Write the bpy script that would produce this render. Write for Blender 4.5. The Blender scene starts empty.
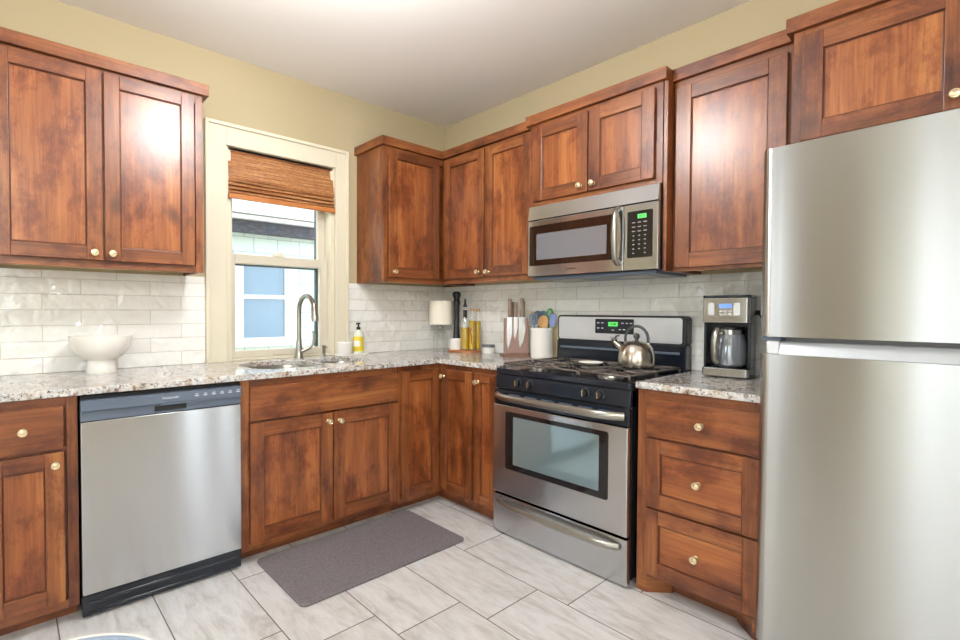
import bpy, bmesh, math, random
from mathutils import Vector, Matrix
random.seed(7)
C = bpy.context.scene.collection
SC = bpy.context.scene
PI = math.pi

# ------------------------------------------------------------------ camera
cam_d = bpy.data.cameras.new('camera')
cam = bpy.data.objects.new('camera', cam_d); C.objects.link(cam)
F = Vector((0.64304457, 0.76550202, -0.02236809)); R = Vector((0.7657334, -0.64315109, 0.00300637)); U = Vector((0.01208468, 0.01906122, 0.99974528))
cam.matrix_world = Matrix(((R.x, U.x, -F.x, -2.7190), (R.y, U.y, -F.y, -2.9558), (R.z, U.z, -F.z, 1.2163), (0, 0, 0, 1)))
cam_d.sensor_width = 36; cam_d.lens = 494.15 / 960 * 36
cam_d.shift_x = 57.67 / 960; cam_d.shift_y = 1.63 / 960
cam_d.clip_start = 0.05
SC.camera = cam

# ------------------------------------------------------------------ world, light, exposure
SC.view_settings.view_transform = 'Standard'; SC.view_settings.look = 'None'
SC.view_settings.gamma = 1; SC.view_settings.use_curve_mapping = False
SC.view_settings.exposure = 0.34
world = bpy.data.worlds.new('sky'); SC.world = world; world.use_nodes = True
wn = world.node_tree.nodes; bg = wn['Background']
bg.inputs['Color'].default_value = (0.84, 0.93, 1.0, 1); bg.inputs['Strength'].default_value = 4.2

def portal(loc, rot, sx, sy):
    l = bpy.data.lights.new('window_portal', 'AREA'); l.shape = 'RECTANGLE'; l.size = sx; l.size_y = sy
    l.cycles.is_portal = True
    o = bpy.data.objects.new('window_portal', l); C.objects.link(o); o.location = loc; o.rotation_euler = rot
XB, YB, ZC = -5.0, -5.2, 2.69      # far walls of the room and the ceiling
portal((-1.37, .16, 1.5), (-PI/2, 0, 0), .75, 1.3)
portal((XB-.16, -3.0, 1.15), (0, -PI/2, 0), 2.1, 2.0)
portal((XB-.16, -.75, 1.6), (0, -PI/2, 0), 1.2, .9)
portal((-.67, YB-.16, 1.15), (PI/2, 0, 0), .7, 2.1)
portal((-3.6, YB-.16, 1.5), (PI/2, 0, 0), 1.4, 1.4)
LAMPS = [(-1.85, -1.5), (-4.4, -4.4), (-3.1, -4.4)]      # globes: first read from a cabinet highlight, other two unseen, added as fill

# ------------------------------------------------------------------ materials
def lin(h):
    h = h.lstrip('#'); r = [int(h[i:i+2], 16)/255 for i in (0, 2, 4)]
    return tuple((c/12.92 if c <= .04045 else ((c+.055)/1.055)**2.4) for c in r) + (1,)
def mat(name, color='#888888', rough=.5, metal=0, spec=.5, **kw):
    m = bpy.data.materials.new(name); m.use_nodes = True
    b = m.node_tree.nodes['Principled BSDF']
    b.inputs['Base Color'].default_value = lin(color) if isinstance(color, str) else color
    b.inputs['Roughness'].default_value = rough; b.inputs['Metallic'].default_value = metal
    b.inputs['Specular IOR Level'].default_value = spec
    for k, v in kw.items():
        b.inputs[k.replace('_', ' ')].default_value = v
    return m
class NT:
    def __init__(s, m): s.m = m; s.t = m.node_tree; s.b = s.t.nodes['Principled BSDF']
    def n(s, ty, **kw):
        nd = s.t.nodes.new(ty)
        for k, v in kw.items():
            if k.startswith('i_'):
                key = k[2:]; key = int(key) if key.isdigit() else key.replace('_', ' ')
                nd.inputs[key].default_value = v
            else: setattr(nd, k, v)
        return nd
    def l(s, a, b): s.t.links.new(a, b)
    def math(s, op, a, b=None, c=None):
        nd = s.n('ShaderNodeMath', operation=op)
        for i, v in enumerate((a, b, c)):
            if v is None: continue
            if isinstance(v, (int, float)): nd.inputs[i].default_value = v
            else: s.l(v, nd.inputs[i])
        return nd.outputs[0]
    def ramp(s, fac, stops):
        r = s.n('ShaderNodeValToRGB'); e = r.color_ramp.elements
        while len(e) < len(stops): e.new(.5)
        for el, (p, c) in zip(e, stops):
            el.position = p; el.color = lin(c) if isinstance(c, str) else (c, c, c, 1)
        s.l(fac, r.inputs[0]); return r.outputs[0]
    def mix(s, fac, a, b, bt='MIX'):
        nd = s.n('ShaderNodeMix', data_type='RGBA', blend_type=bt)
        for i, v in ((0, fac), (6, a), (7, b)):
            if isinstance(v, (int, float)): nd.inputs[i].default_value = v
            elif isinstance(v, tuple): nd.inputs[i].default_value = v
            else: s.l(v, nd.inputs[i])
        return nd.outputs[2]
    def noise(s, vec, scale, detail=4, rough=.55, dist=0):
        nd = s.n('ShaderNodeTexNoise'); nd.inputs['Scale'].default_value = scale; nd.inputs['Detail'].default_value = detail
        nd.inputs['Roughness'].default_value = rough; nd.inputs['Distortion'].default_value = dist
        s.l(vec, nd.inputs['Vector']); return nd.outputs[0]
    def scaled(s, vec, sc):
        nd = s.n('ShaderNodeMapping'); nd.inputs['Scale'].default_value = sc; s.l(vec, nd.inputs['Vector']); return nd.outputs[0]
    def bump(s, h, strength, dist=.01):
        nd = s.n('ShaderNodeBump'); nd.inputs['Strength'].default_value = strength; nd.inputs['Distance'].default_value = dist
        s.l(h, nd.inputs['Height']); s.l(nd.outputs[0], s.b.inputs['Normal'])
    def color(s, c): s.l(c, s.b.inputs['Base Color'])
    def obj(s): return s.n('ShaderNodeTexCoord').outputs['Object']

def wood(name, vertical, rough=.36, tone=1.0):
    m = mat(name, rough=rough); t = NT(m)
    co = t.obj(); inf = t.n('ShaderNodeObjectInfo')
    off = t.n('ShaderNodeVectorMath', operation='SCALE'); off.inputs['Scale'].default_value = 1
    cmb = t.n('ShaderNodeCombineXYZ')
    for i, k in enumerate((13.0, 29.0, 7.0)): t.l(t.math('MULTIPLY', inf.outputs['Random'], k), cmb.inputs[i])
    add = t.n('ShaderNodeVectorMath', operation='ADD'); t.l(co, add.inputs[0]); t.l(cmb.outputs[0], add.inputs[1])
    v = add.outputs[0]
    g = (11, 11, 1.1) if vertical else (1.1, 1.1, 11)
    f = (120, 120, 4) if vertical else (4, 4, 120)
    kn = (5, 5, 3.4) if vertical else (3.4, 3.4, 5)
    grain = t.noise(t.scaled(v, g), 1.0, 5, .5, .8)
    fine = t.noise(t.scaled(v, f), 1.0, 3, .6)
    blot = t.noise(t.scaled(v, (5.0, 5.0, 2.6) if vertical else (2.6, 2.6, 5.0)), 1.5, 6, .72, .2)
    col = t.ramp(grain, [(.25, '#6a3a1b'), (.45, '#854b25'), (.58, '#96592d'), (.76, '#ad713d')])
    fin = t.ramp(fine, [(.32, '#bba898'), (.60, '#ffffff')])
    col = t.mix(.6, col, fin, 'MULTIPLY')
    bl = t.ramp(blot, [(.28, '#6f4a3a'), (.41, '#c4a698'), (.52, '#ffffff')])
    col = t.mix(.85, col, bl, 'MULTIPLY')
    # knots
    wob = t.noise(v, 9, 2); wv = t.n('ShaderNodeVectorMath', operation='ADD')
    sc = t.n('ShaderNodeVectorMath', operation='SCALE'); sc.inputs['Scale'].default_value = .09
    nz = t.n('ShaderNodeTexNoise'); nz.inputs['Scale'].default_value = 7; t.l(v, nz.inputs['Vector'])
    t.l(nz.outputs['Color'], sc.inputs[0]); t.l(v, wv.inputs[0]); t.l(sc.outputs[0], wv.inputs[1])
    vo = t.n('ShaderNodeTexVoronoi'); vo.inputs['Scale'].default_value = 1; t.l(t.scaled(wv.outputs[0], kn), vo.inputs['Vector'])
    sepc = t.n('ShaderNodeSeparateColor'); t.l(vo.outputs['Color'], sepc.inputs[0])
    sel = t.math('GREATER_THAN', sepc.outputs[0], .3)
    kr = t.ramp(vo.outputs['Distance'], [(.0, 1.0), (.07, .8), (.20, .0)])
    col = t.mix(t.math('MULTIPLY', t.math('MULTIPLY', kr, sel), .88), col, lin('#4a2412'))
    if tone != 1.0: col = t.mix(1.0, col, (tone, tone*.985, tone*.96, 1), 'MULTIPLY')
    t.color(col)
    t.bump(fine, .05, .002)
    m.node_tree.nodes['Principled BSDF'].inputs['Coat Weight'].default_value = .3
    m.node_tree.nodes['Principled BSDF'].inputs['Coat Roughness'].default_value = .27
    return m
WV = wood('stained_alder_upright', True, .38, .93); WH = wood('stained_alder_level', False, .38, .93)
WVP = wood('stained_alder_panel_upright', True, .34, 1.2); WHP = wood('stained_alder_panel_level', False, .34, 1.2)
WG = mat('recess_shade', '#5a2d18', .4)  # dark bead colour stands in for recess shading around door panels
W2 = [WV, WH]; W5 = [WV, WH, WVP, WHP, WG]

M = {}
M['wall'] = mat('khaki_paint', '#b8aa8a', .75, spec=.2)
t = NT(M['wall']); t.bump(t.noise(t.obj(), 160, 2), .05, .002)
M['ceiling'] = mat('ceiling_paint', '#f4f0ec', .9, spec=.1)
M['trim'] = mat('cream_trim_paint', '#e0d8c2', .4)
M['sash'] = mat('sash_paint', '#d5cdbb', .4)
M['white'] = mat('white_exterior_paint', '#eef2f2', .5)
M['knob'] = mat('champagne_metal', '#e6d3ac', .25, .85)
M['tan'] = mat('cabinet_underside', '#c9a878', .6)
M['kick'] = mat('toe_kick_wood', '#5e2c17', .5)
M['black'] = mat('black_enamel', '#1b2029', .1)
M['blackm'] = mat('black_plastic', '#17181b', .4)
M['iron'] = mat('cast_iron', '#6a625c', .34, .6)
M['dgrey'] = mat('slate_plastic', '#5f6a7a', .3)
M['glassb'] = mat('dark_glass', '#201c1c', .05)
M['chrome'] = mat('chrome', '#c9c9c9', .12, 1)
M['nickel'] = mat('brushed_nickel', '#a8a49c', .28, 1)
M['ceramic'] = mat('white_ceramic', '#f0ede6', .25)
M['cream'] = mat('cream_fabric', '#fbf3e2', .85)
M['bglaze'] = mat('blue_grey_plastic', '#66798c', .4)
M['lav'] = mat('lavender_silicone', '#93a2d6', .5)
M['green'] = mat('green_silicone', '#3f9a44', .45)
M['woodl'] = mat('light_wood', '#c89a62', .5)
M['walnut'] = mat('walnut', '#7d5a49', .5)
M['handlew'] = mat('grey_brown_wood', '#8a7464', .5)
M['board'] = mat('acacia_board', '#bd7a50', .45)
M['silver'] = mat('bright_blade_steel', '#e2e4e8', .22, .8)
M['text'] = mat('pale_lettering', '#d5dade', .5)
M['textg'] = mat('dim_lettering', '#9a9690', .5); M['textd'] = mat('dark_lettering', '#3c3a3a', .5)
M['label'] = mat('yellow_label', '#e9cf2c', .4)
M['lcd'] = mat('green_display', '#52c45a', .4); M['lcd'].node_tree.nodes['Principled BSDF'].inputs['Emission Color'].default_value = lin('#4cc457'); M['lcd'].node_tree.nodes['Principled BSDF'].inputs['Emission Strength'].default_value = .7
M['lcdb'] = mat('blue_display', '#6f8fd0', .4); M['lcdb'].node_tree.nodes['Principled BSDF'].inputs['Emission Color'].default_value = lin('#5f86d8'); M['lcdb'].node_tree.nodes['Principled BSDF'].inputs['Emission Strength'].default_value = .6
M['lampglow'] = mat('lamp_diffuser', '#fff4e0', .5); M['lampglow'].node_tree.nodes['Principled BSDF'].inputs['Emission Color'].default_value = (.98, .985, 1, 1); M['lampglow'].node_tree.nodes['Principled BSDF'].inputs['Emission Strength'].default_value = 62
def glass(name, color='#ffffff', rough=0.0, ior=1.45):
    return mat(name, color, rough, Transmission_Weight=1.0, IOR=ior)
def thin_glass(name):
    m = bpy.data.materials.new(name); m.use_nodes = True; nt = m.node_tree; nt.nodes.remove(nt.nodes['Principled BSDF'])
    tr = nt.nodes.new('ShaderNodeBsdfTransparent'); gl = nt.nodes.new('ShaderNodeBsdfGlossy'); gl.inputs['Roughness'].default_value = .02
    mx = nt.nodes.new('ShaderNodeMixShader'); lw = nt.nodes.new('ShaderNodeLayerWeight'); lw.inputs[0].default_value = .5
    pw = nt.nodes.new('ShaderNodeMath'); pw.operation = 'POWER'; pw.inputs[1].default_value = 3.5; nt.links.new(lw.outputs['Facing'], pw.inputs[0])
    ma = nt.nodes.new('ShaderNodeMath'); ma.operation = 'MULTIPLY_ADD'; ma.inputs[1].default_value = .55; ma.inputs[2].default_value = .05; nt.links.new(pw.outputs[0], ma.inputs[0]); nt.links.new(ma.outputs[0], mx.inputs[0]); nt.links.new(tr.outputs[0], mx.inputs[1]); nt.links.new(gl.outputs[0], mx.inputs[2])
    nt.links.new(mx.outputs[0], nt.nodes['Material Output'].inputs[0]); return m
M['pane'] = thin_glass('window_pane'); M['glass'] = thin_glass('clear_glass')
M['oil'] = mat('olive_oil', '#d2ab12', .08, Transmission_Weight=.25, IOR=1.4)
M['chili'] = mat('red_chili', '#9c2a10', .4)

def steel(name, base, rough, streak_h=False, aniso=1.0, rot=0.0):
    m = mat(name, base, rough, 1); t = NT(m)
    co = t.obj()
    t.b.inputs['Anisotropic'].default_value = aniso; t.b.inputs['Anisotropic Rotation'].default_value = rot
    tg = t.n('ShaderNodeCombineXYZ'); tg.inputs[2].default_value = 1; t.l(tg.outputs[0], t.b.inputs['Tangent'])
    return m
M['steel'] = steel('brushed_steel', '#c6c8cb', .19, rot=0.0)
M['steelf'] = steel('fridge_steel', '#bcbbb8', .25, rot=0.0)
M['steelk'] = steel('kettle_steel', '#cfc6b8', .22, aniso=.6)

# granite
m = M['granite'] = mat('speckled_granite', rough=.1); t = NT(m); co = t.obj()
n1 = t.noise(co, 14, 5, .65, .5); n2 = t.noise(co, 60, 4, .7, .4); n3 = t.noise(co, 110, 3, .7)
v1 = t.n('ShaderNodeTexVoronoi'); v1.inputs['Scale'].default_value = 75; t.l(co, v1.inputs['Vector'])
col = t.ramp(n1, [(.30, '#a08a76'), (.40, '#c6bcb0'), (.53, '#d9d7d4'), (.7, '#b4b5b7')])
col = t.mix(.55, col, t.ramp(n2, [(.30, '#66605e'), (.42, '#ddd6cf'), (.54, '#ffffff')]), 'MULTIPLY')
dk = t.ramp(n3, [(.40, 1.0), (.45, .0)])
dk2 = t.math('MULTIPLY', dk, t.ramp(n2, [(.44, 1.0), (.60, .25)]))
col = t.mix(dk2, col, lin('#2f2a2c'))
sp = t.n('ShaderNodeSeparateColor'); t.l(v1.outputs['Color'], sp.inputs[0])
col = t.mix(t.math('MULTIPLY', t.math('GREATER_THAN', sp.outputs[0], .88), .55), col, lin('#6d4a35'))
t.color(col)

# subway tile; axis 0: runs along x, 1: runs along y
def tile_mat(name, axis):
    m = mat(name, '#e9e6df', .045); t = NT(m); co = t.obj()
    s = t.n('ShaderNodeSeparateXYZ'); t.l(co, s.inputs[0]); c = t.n('ShaderNodeCombineXYZ')
    t.l(s.outputs[axis], c.inputs[0]); t.l(t.math('SUBTRACT', s.outputs[2], .913), c.inputs[1])
    br = t.n('ShaderNodeTexBrick', offset=.5); br.inputs['Scale'].default_value = 1
    br.inputs['Brick Width'].default_value = .305; br.inputs['Row Height'].default_value = .0755; br.inputs['Mortar Size'].default_value = .0016
    br.inputs['Mortar Smooth'].default_value = .3; br.inputs['Bias'].default_value = 0
    br.inputs['Color1'].default_value = lin('#f6f5f1'); br.inputs['Color2'].default_value = lin('#ecebe5'); br.inputs['Mortar'].default_value = lin('#d9d5cb')
    t.l(c.outputs[0], br.inputs['Vector']); t.color(br.outputs['Color'])
    w1 = t.noise(co, 13, 1, .4, .4); w2 = t.noise(co, 34, 1, .4)
    h = t.math('ADD', t.math('MULTIPLY', w1, 1.0), t.math('MULTIPLY', w2, .22))
    h = t.math('ADD', h, t.math('MULTIPLY', br.outputs['Fac'], -.22))
    t.bump(h, 1.0, .018); return m
M['tilex'] = tile_mat('glossy_tile_x', 0); M['tiley'] = tile_mat('glossy_tile_y', 1)

# floor tile, staggered
m = M['floor'] = mat('porcelain_floor_tile', rough=.3); t = NT(m); co = t.obj()
s = t.n('ShaderNodeSeparateXYZ'); t.l(co, s.inputs[0])
u = t.math('DIVIDE', t.math('ADD', s.outputs[0], .635), -.325)
iu = t.math('FLOOR', u); fu = t.math('FRACT', u)
vv = t.math('DIVIDE', t.math('SUBTRACT', t.math('ADD', s.outputs[1], 1.80), t.math('MULTIPLY', iu, .15)), .605)
iv = t.math('FLOOR', vv); fv = t.math('FRACT', vv)
gu = t.math('LESS_THAN', t.math('MINIMUM', fu, t.math('SUBTRACT', 1.0, fu)), .0075)
gv = t.math('LESS_THAN', t.math('MINIMUM', fv, t.math('SUBTRACT', 1.0, fv)), .0042)
grout = t.math('MAXIMUM', gu, gv)
idv = t.n('ShaderNodeCombineXYZ'); t.l(t.math('MULTIPLY', iu, 5.3), idv.inputs[0]); t.l(t.math('MULTIPLY', iv, 3.7), idv.inputs[1]); t.l(t.math('ADD', iu, iv), idv.inputs[2])
av = t.n('ShaderNodeVectorMath', operation='ADD'); t.l(co, av.inputs[0]); t.l(idv.outputs[0], av.inputs[1])
st = t.noise(t.scaled(av.outputs[0], (9, 2.2, 1)), 1.4, 6, .66, 1.2)
st2 = t.noise(t.scaled(av.outputs[0], (30, 8, 1)), 1.2, 4, .6)
wn_ = t.n('ShaderNodeTexWhiteNoise'); t.l(idv.outputs[0], wn_.inputs['Vector'])
col = t.ramp(st, [(.3, '#b7b3b0'), (.44, '#cfcdcb'), (.58, '#dcdbdb'), (.75, '#d2d1d1')])
col = t.mix(.4, col, t.ramp(st2, [(.3, '#cdc8c2'), (.55, '#ffffff')]), 'MULTIPLY')
col = t.mix(t.math('MULTIPLY', wn_.outputs['Value'], .12), col, lin('#bdb6ae'))
col = t.mix(grout, col, lin('#5f5a56')); t.color(col)
t.bump(t.math('SUBTRACT', 1.0, grout), .3, .002)

# bamboo shade
m = M['bamboo'] = mat('woven_bamboo', rough=.55); t = NT(m); co = t.obj()
n1 = t.noise(t.scaled(co, (3, 3, 190)), 1, 2, .5); n2 = t.noise(t.scaled(co, (40, 40, 60)), 1, 2)
col = t.ramp(n1, [(.3, '#6b3f24'), (.46, '#a3693c'), (.6, '#c08c5a'), (.75, '#d8b088')])
col = t.mix(.35, col, t.ramp(n2, [(.35, '#8a5a35'), (.6, '#ffffff')]), 'MULTIPLY'); t.color(col)
t.bump(n1, .5, .003)
M['bamboobar'] = mat('bamboo_bar', '#b8733c', .45)
m = M['mat'] = mat('woven_mat', rough=.9); t = NT(m); co = t.obj()
t.color(t.ramp(t.noise(co, 210, 3, .7), [(.35, '#5b5557'), (.65, '#827b7d')])); t.bump(t.noise(co, 260, 2), .5, .003)
m = M['mirror_pane'] = mat('neighbour_window_glass', '#7d97ae', .12)
m = M['siding'] = mat('pale_siding', rough=.7); t = NT(m); co = t.obj()
s = t.n('ShaderNodeSeparateXYZ'); t.l(co, s.inputs[0]); c = t.n('ShaderNodeCombineXYZ'); t.l(s.outputs[0], c.inputs[0]); t.l(s.outputs[2], c.inputs[1])
br = t.n('ShaderNodeTexBrick', offset=.4); br.inputs['Scale'].default_value = 1; br.inputs['Brick Width'].default_value = .28; br.inputs['Row Height'].default_value = .17; br.inputs['Mortar Size'].default_value = .004
br.inputs['Color1'].default_value = lin('#cddad3'); br.inputs['Color2'].default_value = lin('#c4d3cc'); br.inputs['Mortar'].default_value = lin('#90a39c')
t.l(c.outputs[0], br.inputs['Vector']); t.color(br.outputs['Color'])
m = M['eave_shade'] = mat('shaded_soffit', rough=.8); t = NT(m); co = t.obj()  # soffit band, the eave's shadow put into its dark colour
t.color(t.ramp(t.noise(t.scaled(co, (8, 8, 40)), 1.5, 4, .7), [(.3, '#33363f'), (.5, '#464b56'), (.7, '#656c78')]))
M['teal'] = mat('dark_teal_stop', '#47595e', .5)
M['bounce'] = mat('pale_bounce_ground', '#c9c4b8', .9)  # unseen ground kept pale to bounce daylight up to the ceiling
M['stoolb'] = mat('blue_grey_enamel', '#8d9cb0', .3)
M['curtain'] = mat('sheer_curtain', '#f3efe4', .9, Transmission_Weight=0)
nt = M['curtain'].node_tree; tl = nt.nodes.new('ShaderNodeBsdfTranslucent'); tl.inputs[0].default_value = (.95, .95, .9, 1); mx = nt.nodes.new('ShaderNodeMixShader'); mx.inputs[0].default_value = .65
nt.links.new(nt.nodes['Principled BSDF'].outputs[0], mx.inputs[1]); nt.links.new(tl.outputs[0], mx.inputs[2]); nt.links.new(mx.outputs[0], nt.nodes['Material Output'].inputs[0])

# ------------------------------------------------------------------ helpers
def box(bm, x0, x1, y0, y1, z0, z1, mi=0):
    if x0 > x1: x0, x1 = x1, x0
    if y0 > y1: y0, y1 = y1, y0
    if z0 > z1: z0, z1 = z1, z0
    v = [bm.verts.new(p) for p in ((x0,y0,z0),(x1,y0,z0),(x1,y1,z0),(x0,y1,z0),(x0,y0,z1),(x1,y0,z1),(x1,y1,z1),(x0,y1,z1))]
    for f in ((0,3,2,1),(4,5,6,7),(0,1,5,4),(1,2,6,5),(2,3,7,6),(3,0,4,7)):
        bm.faces.new([v[i] for i in f]).material_index = mi
    return v
def fb(fr, bm, a0, a1, z0, z1, d0, d1, mi=0):
    """box on a wall: 'W' = window wall (y=0), 'S' = stove wall (x=0); a along it, d out from it"""
    if fr == 'W': return box(bm, a0, a1, -d0, -d1, z0, z1, mi)
    return box(bm, -d0, -d1, a0, a1, z0, z1, mi)
def prism(bm, pts, z0, z1, mi=0, smooth=False):
    a = [bm.verts.new((p[0], p[1], z0)) for p in pts]; b = [bm.verts.new((p[0], p[1], z1)) for p in pts]
    n = len(pts)
    f = bm.faces.new(a[::-1]); f.material_index = mi; f = bm.faces.new(b); f.material_index = mi
    for i in range(n):
        f = bm.faces.new((a[i], a[(i+1) % n], b[(i+1) % n], b[i])); f.material_index = mi; f.smooth = smooth
    return a + b
def rrect(x0, x1, y0, y1, r, seg=6):
    pts = []
    for cx, cy, a0 in ((x1-r, y1-r, 0), (x0+r, y1-r, 90), (x0+r, y0+r, 180), (x1-r, y0+r, 270)):
        for k in range(seg+1):
            a = math.radians(a0 + 90*k/seg); pts.append((cx+r*math.cos(a), cy+r*math.sin(a)))
    return pts
def xf(bm, verts, mtx): bmesh.ops.transform(bm, matrix=mtx, verts=verts)
def wall_prism(fr, bm, pts, d0, d1, mi=0, smooth=False):
    """pts are (a, z); extruded from d0 to d1"""
    v = prism(bm, pts, d0, d1, mi, smooth)
    for q in v:
        a, z, d = q.co.x, q.co.y, q.co.z
        q.co = Vector((a, -d, z)) if fr == 'W' else Vector((-d, a, z))
    return v
def axmat(loc, axis):
    if axis == 'z': r = Matrix.Identity(4)
    else: r = Vector((0, 0, 1)).rotation_difference(Vector(axis)).to_matrix().to_4x4()
    return Matrix.Translation(loc) @ r
def lathe(bm, prof, loc=(0, 0, 0), axis='z', seg=28, mi=0, sx=1, sy=1, smooth=True):
    mt = axmat(loc, axis); rings = []
    for r, h in prof:
        if r < 1e-6: rings.append([bm.verts.new(mt @ Vector((0, 0, h)))])
        else: rings.append([bm.verts.new(mt @ Vector((r*sx*math.cos(2*PI*k/seg), r*sy*math.sin(2*PI*k/seg), h))) for k in range(seg)])
    loop_ = len(rings[0]) > 1 and len(rings[-1]) > 1      # ring-shaped profile: close it on itself
    for A, B in zip(rings, rings[1:] + ([rings[0]] if loop_ else [])):
        for k in range(seg):
            a, b = A[k % len(A)], A[(k+1) % len(A)]; c, d = B[(k+1) % len(B)], B[k % len(B)]
            q = []
            for v in (a, b, c, d):
                if v not in q: q.append(v)
            if len(q) > 2:
                f = bm.faces.new(q); f.smooth = smooth; f.material_index = mi
def tube(bm, pts, rad, seg=12, mi=0, flat=1.0, up=(0, 0, 1)):
    pts = [Vector(p) for p in pts]; n = len(pts)
    if isinstance(rad, (int, float)): rad = [rad]*n
    tang = [(pts[min(i+1, n-1)] - pts[max(i-1, 0)]).normalized() for i in range(n)]
    ref = Vector(up)
    if abs(tang[0].dot(ref)) > .95: ref = Vector((1, 0, 0))
    nrm = (ref - tang[0]*ref.dot(tang[0])).normalized(); rings = []
    for i in range(n):
        if i: nrm = tang[i-1].rotation_difference(tang[i]) @ nrm; nrm = (nrm - tang[i]*nrm.dot(tang[i])).normalized()
        b = tang[i].cross(nrm)
        rings.append([bm.verts.new(pts[i] + nrm*(rad[i]*math.cos(2*PI*k/seg)*flat) + b*(rad[i]*math.sin(2*PI*k/seg))) for k in range(seg)])
    for A, B in zip(rings, rings[1:]):
        for k in range(seg):
            f = bm.faces.new((A[k], A[(k+1) % seg], B[(k+1) % seg], B[k])); f.smooth = True; f.material_index = mi
    bm.faces.new(rings[0][::-1]).material_index = mi; bm.faces.new(rings[-1]).material_index = mi
def smoothpath(pts, n=8):
    P = [Vector(p) for p in pts]; P = [P[0]*2-P[1]] + P + [P[-1]*2-P[-2]]; out = []
    for i in range(1, len(P)-2):
        for k in range(n):
            t_ = k/n; a, b, c, d = P[i-1:i+3]
            out.append(.5*((2*b)+(c-a)*t_+(2*a-5*b+4*c-d)*t_*t_+(3*b-a-3*c+d)*t_**3))
    out.append(P[-2]); return out
def obj(name, bm, mats, parent=None, bevel=0, seg=2, keep=False):
    me = bpy.data.meshes.new(name)
    bmesh.ops.recalc_face_normals(bm, faces=bm.faces[:])
    for e_ in bm.edges:
        if len(e_.link_faces) == 2 and e_.calc_face_angle(0) > math.radians(38): e_.smooth = False
    bm.to_mesh(me); bm.free()
    for q in (mats if isinstance(mats, (list, tuple)) else [mats]): me.materials.append(q)
    o = bpy.data.objects.new(name, me); C.objects.link(o)
    if parent is not None:
        o.parent = parent
        if not keep:                        # mesh written in world coordinates
            w = Vector((0, 0, 0)); p = parent
            while p is not None: w = w + p.location; p = p.parent
            o.location = -w
    if bevel:
        md = o.modifiers.new('bevel', 'BEVEL'); md.width = bevel; md.segments = seg; md.limit_method = 'ANGLE'; md.angle_limit = math.radians(40); md.harden_normals = False
    return o
def tag(o, label=None, cat=None, group=None, kind=None):
    if label: o['label'] = label
    if cat: o['category'] = cat
    if group: o['group'] = group
    if kind: o['kind'] = kind
    return o
def thing(name, label, cat, loc, rotz=0, group=None):
    o = bpy.data.objects.new(name, None); C.objects.link(o); o.location = loc; o.rotation_euler = (0, 0, rotz); o.empty_display_size = .05
    return tag(o, label, cat, group)
def B(): return bmesh.new()
def struct(o, label=None): o['kind'] = 'structure'; return o
def text(name, s, size, mt, loc, rows, parent, keep=False, extrude=.0004):
    """rows: (right vector, up vector)"""
    cu = bpy.data.curves.new(name, 'FONT'); cu.body = s; cu.size = size; cu.extrude = extrude; cu.align_x = 'CENTER'; cu.align_y = 'CENTER'
    tmp = bpy.data.objects.new(name+'_t', cu); C.objects.link(tmp)
    dg = bpy.context.evaluated_depsgraph_get(); me = bpy.data.meshes.new_from_object(tmp.evaluated_get(dg))
    bpy.data.objects.remove(tmp); r, u_ = Vector(rows[0]), Vector(rows[1]); n = r.cross(u_)
    me.transform(Matrix(((r.x, u_.x, n.x, loc[0]), (r.y, u_.y, n.y, loc[1]), (r.z, u_.z, n.z, loc[2]), (0, 0, 0, 1))))
    bm = B(); bm.from_mesh(me); bpy.data.meshes.remove(me)
    return obj(name, bm, mt, parent, keep=keep)
FACE = {'W': ((1, 0, 0), (0, 0, 1)), 'S': ((0, -1, 0), (0, 0, 1))}

# ------------------------------------------------------------------ room shell
bm = B(); box(bm, XB-.2, .2, YB-.2, .2, -.1, 0); struct(obj('floor', bm, M['floor']))
bm = B(); box(bm, XB-.2, .2, YB-.2, .2, ZC, ZC+.1); struct(obj('ceiling', bm, M['ceiling']))
WX0, WX1, WZ0, WZ1 = -1.737, -1.015, .913, 2.172      # kitchen window opening
bm = B()
box(bm, XB-.15, WX0, 0, .15, 0, ZC); box(bm, WX1, .15, 0, .15, 0, ZC); box(bm, WX0, WX1, 0, .15, 0, WZ0); box(bm, WX0, WX1, 0, .15, WZ1, ZC)
struct(obj('wall_back', bm, M['wall']))
bm = B(); box(bm, 0, .15, YB-.15, 0, 0, ZC); struct(obj('wall_right', bm, M['wall']))
bm = B()   # far left wall with two openings
box(bm, XB-.15, XB, YB, -4.0, 0, ZC); box(bm, XB-.15, XB, -2.0, -1.2, 0, ZC); box(bm, XB-.15, XB, -.3, 0, 0, ZC)
box(bm, XB-.15, XB, -4.0, -2.0, 2.2, ZC); box(bm, XB-.15, XB, -4.0, -2.0, 0, .1)
box(bm, XB-.15, XB, -1.2, -.3, 0, 1.0); box(bm, XB-.15, XB, -1.2, -.3, 2.2, ZC)
struct(obj('wall_left', bm, M['wall']))
bm = B()
box(bm, XB, -4.3, YB-.15, YB, 0, ZC); box(bm, -2.9, -1.0, YB-.15, YB, 0, ZC); box(bm, -4.3, -2.9, YB-.15, YB, 0, .8); box(bm, -4.3, -2.9, YB-.15, YB, 2.2, ZC); box(bm, -.72, -.56, YB-.15, YB, 0, ZC); box(bm, -.34, 0, YB-.15, YB, 0, ZC); box(bm, -1.0, -.34, YB-.15, YB, 2.2, ZC); box(bm, -1.0, -.34, YB-.15, YB, 0, .1)
struct(obj('wall_front', bm, M['wall']))
# backsplashes
bm = B(); box(bm, -2.86, -1.858, -.008, 0, .913, 1.404); box(bm, -.92, 0, -.008, 0, .913, 1.404); struct(obj('trim_1', bm, M['tilex']))
bm = B(); box(bm, -.008, 0, -2.41, -.008, .913, 1.404); struct(obj('trim_2', bm, M['tiley']))

def frame_window(name, fr_pts, axis, bars):
    pass
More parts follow.
